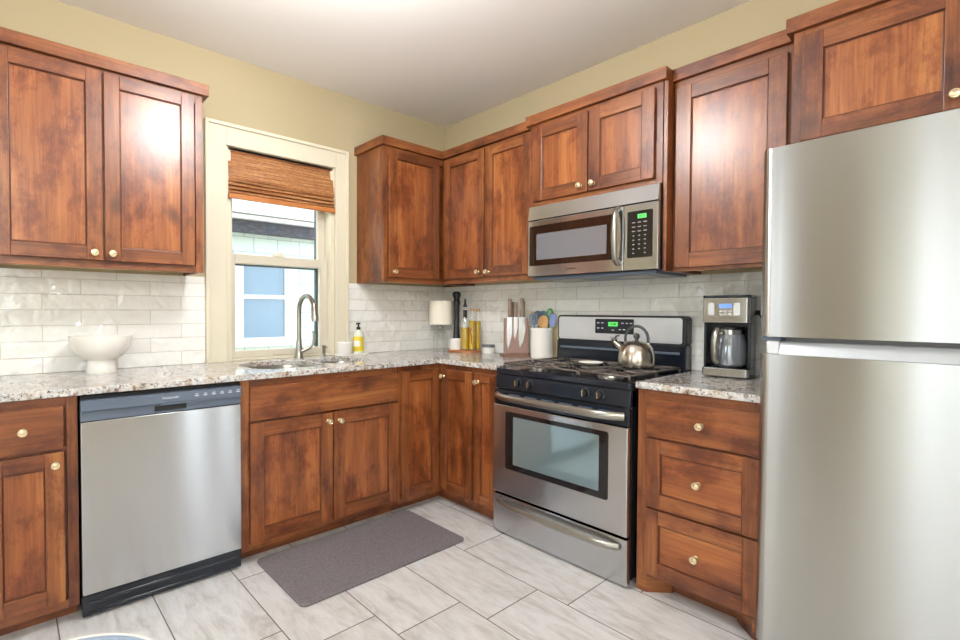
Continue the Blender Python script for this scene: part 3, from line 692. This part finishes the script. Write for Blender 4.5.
bm = B(); tube(bm, smoothpath([(-.403, -1.700, 1.722), (-.432, -1.702, 1.700), (-.445, -1.703, 1.64), (-.448, -1.703, 1.588), (-.445, -1.703, 1.535), (-.432, -1.702, 1.475), (-.403, -1.700, 1.452)], 5), .0145, 12, flat=.8); obj('handle', bm, M['nickel'], md_)
bm = B(); box(bm, -.402, -.383, y0, -1.7285, 1.414, 1.730); pn = obj('control_side', bm, M['steel'], mw, .003)
bm = B(); wall_prism('S', bm, rrect(-1.871, -1.748, 1.474, 1.697, .006), .402, .4045); kp = tag(obj('control_panel', bm, M['glassb'], pn, .001), 'dark brown control panel')
bm = B(); fb('S', bm, -1.842, -1.80, 1.660, 1.680, .4045, .4052); tag(obj('clock_display', bm, M['lcd'], kp), 'green lit clock display')
text('clock_digits', '8:05', .017, M['black'], (-.4054, -1.821, 1.670), FACE['S'], kp)
for r_ in range(8):
    for c_ in range(3):
        yy = -1.780-.028*c_; zz = 1.642-.021*r_
        if c_ == 1 and r_ == 7: continue
        bm = B(); hw_ = .008 if r_ < 3 else .004; fb('S', bm, yy-hw_, yy+hw_, zz-.002, zz+.002, .4045, .4051); obj('button', bm, M['textg'], kp)
text('brand_lettering', 'FRIGIDAIRE', .011, M['textd'], (-.4028, -1.435, 1.445), FACE['S'], md_)
bm = B(); prism(bm, [(-.37, y0+.02), (-.37, y1-.02), (-.03, y1-.02), (-.03, y0+.02)], 1.394, 1.4118); un = obj('vent_underside', bm, M['dgrey'], mw, .003)
for ya in (-1.80, -1.42):
    bm = B(); box(bm, -.30, -.12, ya, ya+.19, 1.3925, 1.394); obj('grease_filter', bm, M['nickel'], un)

# ------------------------------------------------------------------ refrigerator
fr_ = thing('refrigerator', 'large stainless top-freezer refrigerator at the right edge', 'refrigerator', (-.4, -2.8, 0))
y0, y1 = -3.19, -2.401
bm = B(); box(bm, -.672, -.03, y0, y1-.018, .03, 1.765)
for yy in (y0+.04, y1-.09):
    for xx in (-.62, -.12): box(bm, xx, xx+.04, yy, yy+.05, 0, .03)
obj('refrigerator_case', bm, mat('grey_case', '#9a9a9a', .4), fr_, .003)
def fdoor(z0, z1, name, bevel=True):
    # softly curved front
    bm = B(); pts = []; n = 24
    for k in range(n+1):
        s_ = k/n; y = y1-(y1-y0)*s_; e = min(s_, 1-s_)*(y1-y0); c = .742
        d = c + .008*(1-(2*s_-1)**2) - (.022*(1-e/.022)**2 if e < .022 else 0)
        pts.append((-d, y))
    # denser corners
    ext = []
    for s_ in (0, .004, .009, .015, .022):
        ext.append((-(.742-.022*(1-s_/.022)**2), y1-s_))
    ext2 = [(p[0], y0+(y1-p[1])) for p in ext][::-1]
    mid = [p for p in pts if y1-p[1] > .024 and p[1]-y0 > .024]
    poly = ext + mid + ext2 + [(-.676, y0), (-.676, y1)]
    prism(bm, poly, z0, z1, smooth=True)
    for f in bm.faces:
        if abs(f.normal.z) > .5: f.smooth = False
    o = obj(name, bm, M['steelf'], fr_)
    return o
fz = fdoor(1.132, 1.765, 'freezer_door'); fd2 = fdoor(.075, 1.072, 'refrigerator_door')
bm = B(); v = prism(bm, [(-.738, 1.0725), (-.716, 1.116), (-.676, 1.116), (-.676, 1.0725)], y0, y1-.055)
for q in v: q.co = Vector((q.co.x, q.co.z, q.co.y))
tag(obj('handle_strip', bm, mat('pale_aluminium', '#c3c8cd', .35, .5), fd2, .002), 'pale aluminium pull strip along the door top')
bm = B(); box(bm, -.727, -.676, y1-.054, y1-.018, 1.0725, 1.118); obj('end_cap', bm, mat('white_end_cap', '#d2d4d8', .4), fd2, .004)
bm = B(); box(bm, -.73, -.673, y1-.06, y1-.004, 1.1185, 1.1315); obj('hinge', bm, M['dgrey'], fr_, .002)
bm = B(); box(bm, -.66, -.62, y0, y1, .03, .074); obj('base_grille', bm, M['blackm'], fr_)

# ------------------------------------------------------------------ counter objects
CT = .9132
def single(name, label, cat, mesh_fn, mt, loc, rotz=0, group=None, bevel=0):
    bm = B(); mesh_fn(bm); o = obj(name, bm, mt, None, bevel); o.location = loc; o.rotation_euler = (0, 0, rotz)
    return tag(o, label, cat, group)
def bowl_fn(bm):
    lathe(bm, [(0, 0), (.062, 0), (.065, .006), (.061, .03), (.056, .062), (.06, .067), (.085, .078), (.108, .10), (.122, .13), (.129, .165), (.130, .176), (.126, .176), (.122, .160), (.112, .126), (.09, .10), (.05, .085), (0, .082)], seg=40)
single('pedestal_bowl', 'white footed ceramic bowl on the counter left of the window', 'bowl', bowl_fn, M['ceramic'], (-2.376, -.15, CT))
# dish tray by sink
def tray_fn(bm):
    prism(bm, rrect(-.115, .115, -.045, .045, .02), 0, .012); 
single('soap_tray', 'thin white tray on the counter right of the sink', 'tray', tray_fn, M['ceramic'], (-.925, -.075, CT), bevel=.003)
def dish_fn(bm):
    lathe(bm, [(0, 0), (.047, 0), (.05, .005), (.052, .075), (.049, .077), (.046, .07), (.045, .01), (0, .009)], seg=32)
single('white_cup', 'small plain white cup on the tray beside the yellow soap bottle', 'cup', dish_fn, M['ceramic'], (-.981, -.075, CT+.0125))
sb = thing('dish_soap_bottle', 'clear dish soap bottle with yellow label and black pump on white tray', 'bottle', (-.872, -.075, CT+.0125))
bm = B(); lathe(bm, [(0, 0), (.034, 0), (.036, .006), (.036, .115), (.030, .135), (.018, .15), (.015, .158), (0, .158)], seg=28); obj('bottle_body', bm, mat('pale_soap_plastic', '#dfe6d6', .2), sb, keep=True)
bm = B(); lathe(bm, [(.0368, .012), (.0372, .012), (.0372, .112), (.0368, .112)], seg=28); lb = obj('label', bm, M['label'], sb, keep=True)
bm = B(); lathe(bm, [(.0372, .045), (.0376, .045), (.0376, .085), (.0372, .085)], seg=28)
for f in bm.faces[:]:
    c = f.calc_center_median()
    if not (c.x < -.01 and c.y < .01): bm.faces.remove(f)
obj('label_panel', bm, M['ceramic'], lb, keep=True)
bm = B(); lathe(bm, [(0, .158), (.014, .158), (.014, .175), (.006, .178), (.006, .195), (.014, .196), (.014, .206), (0, .207)], seg=20); tube(bm, [(0, 0, .201), (-.02, -.014, .201), (-.03, -.02, .196)], .004, 8); obj('pump', bm, M['blackm'], sb, keep=True)

# lamp
lp = thing('table_lamp', 'small table lamp with cream drum shade and glass base in the corner', 'lamp', (-.165, -.135, CT))
bm = B(); lathe(bm, [(.090, .198), (.088, .377), (.086, .377), (.088, .198)], seg=36); obj('lamp_shade', bm, M['cream'], lp, keep=True)
bm = B(); lathe(bm, [(0, 0), (.055, 0), (.058, .004), (.058, .10), (.050, .135), (.028, .155), (.018, .165), (.018, .17), (.014, .17), (.014, .16), (.046, .130), (.054, .098), (.054, .008), (0, .006)], seg=32); obj('glass_base', bm, M['glass'], lp, keep=True)
bm = B(); lathe(bm, [(0, .1705), (.02, .1705), (.02, .182), (.008, .186), (.008, .23), (.014, .232), (.014, .26), (0, .262)], seg=20); tube(bm, [(-.087, 0, .21), (0, 0, .2), (.087, 0, .21)], .002, 6); obj('socket', bm, M['nickel'], lp, keep=True)

# board with mill, pot, bottles
def board_fn(bm): prism(bm, rrect(-.085, .085, -.122, .122, .05), 0, .015)
single('serving_board', 'small rounded wooden board under the oil bottles in the corner', 'board', board_fn, M['board'], (-.125, -.352, CT), bevel=.004)
TB = CT+.0155
pm = thing('pepper_mill', 'tall black pepper mill behind the white pot', 'pepper mill', (-.105, -.249, TB))
bm = B(); lathe(bm, [(0, 0), (.030, 0), (.030, .06), (.026, .10), (.0225, .17), (.0215, .25), (.0235, .32), (.028, .352), (.027, .356), (0, .356)], seg=28); obj('mill_body', bm, mat('black_lacquer', '#1f2124', .18), pm, keep=True)
bm = B(); lathe(bm, [(0, .3565), (.026, .3565), (.025, .365), (.022, .37), (.025, .385), (.031, .40), (.033, .412), (.028, .425), (.015, .432), (0, .434)], seg=28); obj('mill_cap', bm, mat('black_lacquer_cap', '#1f2124', .15), pm, keep=True)
def pot_fn(bm): lathe(bm, [(0, 0), (.046, 0), (.047, .004), (.049, .078), (.046, .080), (.043, .07), (.044, .01), (0, .01)], seg=32)
single('salt_pot', 'small white ceramic pot in front of the black pepper mill', 'pot', pot_fn, M['ceramic'], (-.165, -.303, TB))
def bottle(label, loc, rr, h, fill, square, top):
    t_ = thing('oil_bottle', label, 'bottle', loc, 0, 'oil bottles on the wooden board')
    bm = B(); seg = 4 if square else 24; q = 1.25 if square else 1
    lathe(bm, [(0, 0), (rr*q, 0), (rr*q, h*.62), (rr*.95*q, h*.68), (.012, h*.80), (.011, h*.95), (.013, h*.96), (.013, h), (.009, h), (.009, h*.80), (rr*.9*q, h*.67), (rr*.92*q, h*.61), (rr*.92*q, .004), (0, .004)], seg=24)
    obj('bottle_glass', bm, M['glass'], t_, keep=True)
    bm = B(); lathe(bm, [(0, .005), (rr*.9*q, .005), (rr*.9*q, fill), (0, fill)], seg=24); obj('oil', bm, M['oil'], t_, keep=True)
    bm = B()
    if top == 'pourer':
        lathe(bm, [(0, h+.0005), (.014, h+.0005), (.015, h+.012), (.010, h+.016), (.007, h+.045), (.005, h+.062), (0, h+.062)], seg=16); obj('pourer', bm, M['blackm'], t_, keep=True)
        bm = B(); lathe(bm, [(.0135, h*.74), (.0145, h*.74), (.0145, h*.93), (.0135, h*.93)], seg=16); obj('neck_band', bm, M['blackm'], t_, keep=True)
    else:
        lathe(bm, [(0, h+.0005), (.013, h+.0005), (.014, h+.02), (0, h+.021)], seg=16); obj('cork', bm, M['woodl'], t_, keep=True)
    return t_
bottle('oil bottle with a black pourer, leftmost of the three', (-.135, -.370, TB), .0295, .315, .165, True, 'pourer')
b2 = bottle('oil bottle with red chilies inside, in the middle of the three', (-.12, -.428, TB), .024, .285, .215, False, 'cork')
bm = B(); tube(bm, smoothpath([(-.019, -.006, .05), (-.018, -.014, .09), (-.02, -.006, .13), (-.017, -.014, .17)], 4), [.004]*13, 8); tube(bm, [(-.018, .006, .10), (-.019, .0, .15), (-.016, .006, .20)], [.003, .0045, .002], 8); obj('chili', bm, M['chili'], b2, keep=True)
bottle('pale slim oil bottle behind the chili bottle, nearest the stove', (-.072, -.440, TB), .021, .28, .21, False, 'cork')
jr = thing('candle_jar', 'low white jar with a dark lid between bottles and knife block', 'jar', (-.075, -.548, CT))
bm = B(); lathe(bm, [(0, 0), (.044, 0), (.046, .004), (.046, .042), (0, .042)], seg=32); obj('jar_body', bm, M['ceramic'], jr, keep=True)
bm = B(); lathe(bm, [(0, .0425), (.046, .0425), (.046, .058), (.044, .061), (0, .062)], seg=32); obj('lid', bm, mat('pewter_lid', '#6f757a', .35, .6), jr, keep=True)

# magnetic knife block (local frame: x = width, -y = front)
KB = (-.125, -.838); KR = -math.radians(40)
kb = thing('knife_block', 'upright walnut magnetic knife block on a wider wooden base', 'knife block', (KB[0], KB[1], CT), KR)
bm = B(); prism(bm, rrect(-.10, .10, -.058, .058, .006), 0, .018); obj('block_base', bm, M['walnut'], kb, .002, keep=True)
bm = B(); box(bm, -.078, .078, -.027, .027, .0185, .255); obj('block_body', bm, mat('grey_walnut', '#9a7c70', .4), kb, .003, keep=True)
def knife(lx, side, tip, top, w, hl, label):
    # blade flat on a face of the block; tip at z=tip, bolster at z=top, handle up to top+hl
    ly = (-.0292 if side < 0 else .0292)
    k_ = thing('kitchen_knife', label, 'knife', (KB[0]+lx*math.cos(KR)-ly*math.sin(KR), KB[1]+lx*math.sin(KR)+ly*math.cos(KR), CT+tip), KR, 'knives held on the magnetic block')
    L = top-tip; bm = B()
    pts = [(-w*.5, L), (-w*.5, L*.35), (-w*.42, L*.15), (-w*.3, 0), (w*.15, L*.2), (w*.5, L*.55), (w*.5, L)]
    v = prism(bm, pts, -.0012, .0012)
    for q in v: q.co = Vector((q.co.x, q.co.z, q.co.y))
    obj('blade', bm, M['silver'], k_, keep=True)
    bm = B(); prism(bm, rrect(-.012, .012, -.008, .008, .005, 3), L+.0005, L+hl, smooth=True); obj('handle', bm, M['handlew'], k_, .002, keep=True)
knife(-.048, -1, .045, .262, .034, .120, 'wood-handled knife farthest left on the front of the block')
knife(-.008, -1, .115, .262, .026, .100, 'shorter wood-handled knife in the middle of the block front')
knife(.034, -1, .055, .262, .044, .125, 'broad wood-handled chef knife at the right of the block front')
knife(-.02, 1, .10, .262, .026, .102, 'wood-handled knife on the rear of the block, left one')
knife(.052, 1, .10, .262, .030, .105, 'wood-handled knife on the rear of the block, right one')

# utensil crock
CK = (-.10, -1.028)
def crock_fn(bm): lathe(bm, [(0, 0), (.062, 0), (.068, .006), (.070, .02), (.070, .178), (.072, .184), (.072, .194), (.069, .196), (.065, .192), (.065, .012), (0, .010)], seg=40)
single('utensil_crock', 'white ceramic crock full of cooking utensils left of the stove', 'crock', crock_fn, M['ceramic'], (CK[0], CK[1], CT))
def cream_fn(bm): prism(bm, rrect(-.006, .006, -.05, .05, .004), 0, .20)
single('cutting_board', 'small cream board leaning upright behind the utensil crock', 'board', cream_fn, mat('cream_board', '#dccba4', .5), (-.0165, -1.085, CT), bevel=.002)
Rv = Vector((.7657, -.6432, 0)); Fv = Vector((.643, .7655, 0))
def utensil(label, u, fwd, h, kind, mt, hm, lean=.0, turn=0, cat='utensil'):
    """u: offset to the viewer's right from the crock's middle at the top; foot rests inside the crock"""
    base_ = Vector((CK[0], CK[1], CT+.012)) + Rv*(u*.5) + Fv*(fwd*.5); top_ = Vector((CK[0], CK[1], CT+h)) + Rv*u + Fv*fwd
    root = thing('cooking_' + {'spoon': 'spoon', 'turner': 'turner', 'spatula': 'spatula', 'loop': 'ladle'}[kind], label, cat, base_, 0, 'utensils standing in the white crock')
    d = (top_-base_); dn = d.normalized(); L = d.length
    hl = {'spoon': .085, 'turner': .075, 'spatula': .075, 'loop': .06}[kind]
    bm = B(); tube(bm, [Vector((0, 0, 0)), dn*(L-hl*.8)], [.006, .005], 8); obj('handle', bm, hm, root, keep=True)
    side = Rv - dn*Rv.dot(dn); side.normalize(); nrm = dn.cross(side)
    c = dn*(L-hl/2)
    bm = B(); mt_ = Matrix((( side.x, nrm.x, dn.x, c.x), (side.y, nrm.y, dn.y, c.y), (side.z, nrm.z, dn.z, c.z), (0, 0, 0, 1)))
    if kind in ('spoon',):
        bmesh.ops.create_uvsphere(bm, u_segments=20, v_segments=12, radius=1); bmesh.ops.scale(bm, vec=(.034, .008, hl/2), verts=bm.verts[:])
        for v_ in bm.verts: v_.co.y += .010*(1-(v_.co.x/.031)**2-(v_.co.z/(hl/2))**2)
    elif kind == 'loop':
        pts = [(.017*math.cos(a), 0, .026*math.sin(a)) for a in [2*PI*k/16 for k in range(16)]] + [(.017, 0, 0)]; tube(bm, pts, .0065, 8)
        tube(bm, [(0, 0, -.03), (0, 0, -.02)], .007, 8)
    elif kind == 'spatula':
        v = prism(bm, rrect(-.02, .02, -hl/2, hl/2, .014), -.004, .004)
        for q in v: q.co = Vector((q.co.x, q.co.z, q.co.y))
    else:
        w_ = .026
        v = prism(bm, rrect(-w_, w_, hl/2-.012, hl/2, .004, 2), -.002, .002) + prism(bm, [(-w_*.6, -hl/2), (w_*.6, -hl/2), (w_, -hl/2+.02), (-w_, -hl/2+.02)], -.002, .002)
        for k in range(4): xx = -w_+.004+k*(2*w_-.008)/3; v += prism(bm, [(xx-.005, -hl/2+.02), (xx+.005, -hl/2+.02), (xx+.005, hl/2-.012), (xx-.005, hl/2-.012)], -.002, .002)
        for q in v: q.co = Vector((q.co.x, q.co.z, q.co.y))
    for f in bm.faces: f.smooth = True
    bmesh.ops.transform(bm, matrix=mt_, verts=bm.verts[:]); obj('head', bm, mt, root, keep=True)
utensil('slate blue slotted turner leaning left out of the crock', -.060, -.01, .285, 'turner', M['bglaze'], M['bglaze'])
utensil('slate blue spoon at the back left of the crock', -.020, .03, .305, 'spoon', mat('slate_nylon', '#3f5468', .4), M['bglaze'])
utensil('slate blue spoon at the back right of the crock', .014, .02, .305, 'spoon', mat('slate_nylon_grey', '#4a5c6c', .4), M['bglaze'])
utensil('wooden spoon at the front of the crock', -.002, -.045, .275, 'spoon', M['woodl'], M['woodl'])
utensil('wooden handled tool peeking out behind the blue spoons', -.045, .050, .297, 'spatula', M['woodl'], M['woodl'])
utensil('green loop-ended tool leaning right out of the crock', .058, .02, .318, 'loop', M['green'], M['green'])
utensil('lavender spatula leaning far right out of the crock', .066, -.022, .285, 'spatula', M['lav'], M['lav'])

# kettle: local frame, spout towards +y (left in the photo)
kt = thing('tea_kettle', 'stainless whistling tea kettle with arched handle on the rear burner', 'kettle', (-.315, -1.757, .9375))
bm = B(); lathe(bm, [(0, 0), (.086, 0), (.092, .004), (.096, .018), (.096, .05), (.092, .08), (.081, .108), (.062, .130), (.042, .139), (.024, .1418), (0, .142)], seg=48); obj('kettle_body', bm, M['steelk'], kt, keep=True)
bm = B(); lathe(bm, [(0, .1425), (.012, .1425), (.009, .15), (.012, .154), (.0175, .164), (.0165, .175), (.010, .182), (0, .184)], seg=24); tag(obj('lid_knob', bm, mat('dark_knob', '#3a3734', .3), kt, keep=True), 'round dark lid knob')
bm = B(); tube(bm, smoothpath([(0, .065, .085), (0, .095, .105), (0, .122, .125), (0, .130, .132)], 4), [.022]*4+[.017]*4+[.0145]*5, 16); sp_ = obj('spout', bm, M['steelk'], kt, keep=True)
bm = B(); tube(bm, [(0, .1255, .1335), (0, .140, .146)], [.016, .014], 14); tube(bm, [(0, .131, .147), (0, .118, .165), (0, .10, .166)], [.006, .005, .004], 8); obj('whistle', bm, mat('whistle_plastic', '#4a4a4c', .35), sp_, keep=True)
arch = [(0, .062*1.05*math.cos(a), .150+.072*math.sin(a)) for a in [PI*(-.12)+PI*1.24*k/16 for k in range(17)]]
bm = B(); tube(bm, arch, [.006]+[.0078]*15+[.006], 12, flat=.8); tag(obj('handle', bm, mat('grey_handle', '#3e4348', .25), kt, keep=True), 'dark grey arched handle')
for sg in (-1, 1):
    bm = B(); box(bm, -.006, .006, sg*.056, sg*.072, .105, .135); obj('handle_bracket', bm, M['steelk'], kt, .002, keep=True)

kt.scale = (.9, .9, .92)
sr = thing('spoon_rest', 'small pale dish with aqua center resting between the stove burners', 'spoon rest', (-.385, -1.548, .9375))
bm = B(); lathe(bm, [(0, 0), (.04, 0), (.062, .012), (.060, .014), (.038, .004), (0, .004)], seg=28, sx=1.0, sy=1.0); obj('dish', bm, M['ceramic'], sr, keep=True)
bm = B(); lathe(bm, [(0, .0045), (.030, .0045), (.028, .006), (0, .006)], seg=24); obj('glaze', bm, mat('aqua_glaze', '#9fd6d0', .2), sr, keep=True)

# coffee maker (local: x to viewer's right, -y toward viewer)
P0 = Vector((-.224, -2.029, 0)); P1 = Vector((-.171, -2.201, 0)); ang = -math.radians(83); mid = Vector((-.224, -2.120, 0))
cm = thing('coffee_maker', 'stainless and black drip coffee maker next to the refrigerator', 'coffee maker', (mid.x+.012, mid.y, CT), ang)
W_ = .094
bm = B(); prism(bm, rrect(-W_, W_, 0, .165, .015), .004, .045); prism(bm, rrect(-W_, W_, .115, .165, .015), .045, .25)
box(bm, -W_, -W_+.012, .03, .12, .045, .25); box(bm, W_-.012, W_, .03, .12, .045, .25)
prism(bm, rrect(-W_, W_, .012, .165, .015), .25, .366); prism(bm, rrect(-W_-.002, W_+.002, .0, .168, .018), .366, .378)
obj('housing', bm, mat('coffee_housing', '#22252a', .22), cm, .003, keep=True)
bm = B(); prism(bm, rrect(-W_+.001, W_-.001, -.006, .03, .012), .252, .365); fp = obj('front_panel', bm, M['steel'], cm, .002, keep=True)
bm = B(); prism(bm, rrect(-W_+.001, W_-.001, -.006, .05, .012), .006, .043); obj('base_trim', bm, M['steel'], cm, .002, keep=True)
bm = B(); lathe(bm, [(0, .0455), (.055, .0455), (.055, .05), (0, .05)], (0, .058, 0)); obj('hot_plate', bm, M['black'], cm, keep=True)
bm = B(); box(bm, -.026, .026, -.0072, -.0055, .318, .338); tag(obj('clock_display', bm, M['lcdb'], fp, keep=True), 'blue lit clock display')
bm = B()
for k in range(3):
    for j in range(2): box(bm, -.024+.018*k, -.011+.018*k, -.0076, -.0055, .285+.014*j, .294+.014*j)
for x_ in (-.058, .044):
    v = prism(bm, rrect(x_-.012, x_+.014, .285, .342, .008), -.0055, -.008)
    for q in v: q.co = Vector((q.co.x, q.co.z, q.co.y))
obj('buttons', bm, M['silver'], fp, .0006, keep=True)
cf = thing('coffee_carafe', 'glass coffee carafe with steel band standing inside the coffee maker', 'carafe', (0, 0, 0))
cf.matrix_world = Matrix.Translation((mid.x+.012, mid.y, CT)) @ Matrix.Rotation(ang, 4, 'Z') @ Matrix.Translation((.012, .054, .051))
bm = B(); lathe(bm, [(0, 0), (.054, 0), (.064, .01), (.068, .055), (.064, .11), (.052, .148), (.050, .155), (.047, .155), (.049, .148), (.061, .11), (.065, .055), (.061, .012), (0, .004)], seg=36); obj('glass_bowl', bm, mat('smoked_glass', '#aeb6bf', .04, Transmission_Weight=.35, Metallic=.4, IOR=1.4), cf, keep=True)
bm = B(); lathe(bm, [(.0525, .148), (.055, .148), (.055, .168), (.0525, .168)], seg=36); obj('steel_band', bm, M['chrome'], cf, keep=True)
bm = B(); lathe(bm, [(0, .1685), (.052, .1685), (.050, .180), (0, .184)], seg=36); obj('lid', bm, M['blackm'], cf, keep=True)
bm = B(); tube(bm, smoothpath([(-.032, -.036, .165), (-.042, -.064, .168), (-.048, -.080, .14), (-.050, -.084, .09), (-.050, -.076, .04), (-.044, -.056, .018)], 5), .014, 10, flat=.8); obj('handle', bm, M['nickel'], cf, keep=True)

# outlets
ou = thing('wall_outlet', 'white wall outlet on the tiles behind the coffee maker', 'outlet', (-.008, -2.19, 1.19))
bm = B(); wall_prism('S', bm, rrect(-2.228, -2.152, 1.13, 1.25, .006), .0081, .013); obj('cover_plate', bm, M['ceramic'], ou, .001)
bm = B(); wall_prism('S', bm, rrect(-2.207, -2.173, 1.155, 1.183, .006), .013, .0145); wall_prism('S', bm, rrect(-2.207, -2.173, 1.197, 1.225, .006), .013, .0145); obj('receptacle', bm, M['ceramic'], ou)
pc = thing('power_cord', 'black power cord plugged into the outlet behind the coffee maker', 'cord', (-.015, -2.19, 1.21))
bm = B(); box(bm, -.035, -.0147, -2.203, -2.177, 1.200, 1.222); obj('plug', bm, M['blackm'], pc, .004)
bm = B(); tube(bm, smoothpath([(-.042, -2.20, 1.21), (-.055, -2.24, 1.15), (-.045, -2.27, 1.05), (-.035, -2.275, .96), (-.03, -2.26, .918)], 6), .004, 8); obj('cable', bm, M['blackm'], pc)

# ------------------------------------------------------------------ floor mat, stool, ceiling lamps
def mat_fn(bm): prism(bm, rrect(-.47, .47, -.25, .25, .03), 0, .012)
single('kitchen_mat', 'dark grey rectangular mat on the floor before the sink', 'floor mat', mat_fn, M['mat'], (-1.345, -.878, .0005), bevel=.004)
st_ = thing('metal_stool', 'round stool with blue-grey seat and pale rim at lower left', 'stool', (-2.676, -2.008, 0))
bm = B(); lathe(bm, [(0, .585), (.158, .585), (.168, .590), (.170, .597), (.165, .602), (.158, .600), (.150, .594), (0, .592)], seg=56); sto = obj('seat', bm, M['stoolb'], st_, keep=True)
bm = B(); lathe(bm, [(.165, .6025), (.1685, .6015), (.1715, .5985), (.1735, .594), (.1735, .600), (.1695, .6045), (.165, .6045)], seg=56); tag(obj('rim', bm, M['ceramic'], sto, keep=True), 'pale rounded rim')
for k in range(4):
    a = PI/4+k*PI/2; bm = B(); tube(bm, [(.11*math.cos(a), .11*math.sin(a), .584), (.19*math.cos(a), .19*math.sin(a), .002)], .011, 10); obj('leg', bm, M['chrome'], st_, keep=True)
bm = B(); tube(bm, [(.165*math.cos(2*PI*k/32), .165*math.sin(2*PI*k/32), .19) for k in range(33)], .007, 8); obj('foot_ring', bm, M['chrome'], st_, keep=True)
for (lx, ly), wh in zip(LAMPS, ('above the kitchen floor', 'added as fill in the far corner behind the camera', 'added as fill by the wall behind the camera')):
    cl_ = thing('ceiling_lamp', 'round globe ceiling lamp ' + wh, 'lamp', (lx, ly, ZC), 0, 'globe ceiling lamps')
    bm = B(); lathe(bm, [(0, 0), (.07, 0), (.07, -.012), (.02, -.02), (.012, -.09), (.03, -.10), (.045, -.121), (0, -.121)], seg=32); obj('lamp_stem', bm, M['nickel'], cl_, keep=True)
    bm = B(); lathe(bm, [(.02, -.085), (.28, -.10), (.31, -.125), (.308, -.13), (.278, -.106), (.02, -.091)], seg=40); obj('ceiling_shade_disc', bm, M['white'], cl_, keep=True)  # unseen disc added above the globe to keep its glare off the ceiling
    bm = B(); lathe(bm, [(0, -.1215)] + [(.15*math.sin(PI*k/16), -.26+.15*math.cos(PI*k/16)) for k in range(2, 16)] + [(0, -.41)], seg=40); obj('lamp_shade', bm, M['lampglow'], cl_, keep=True)
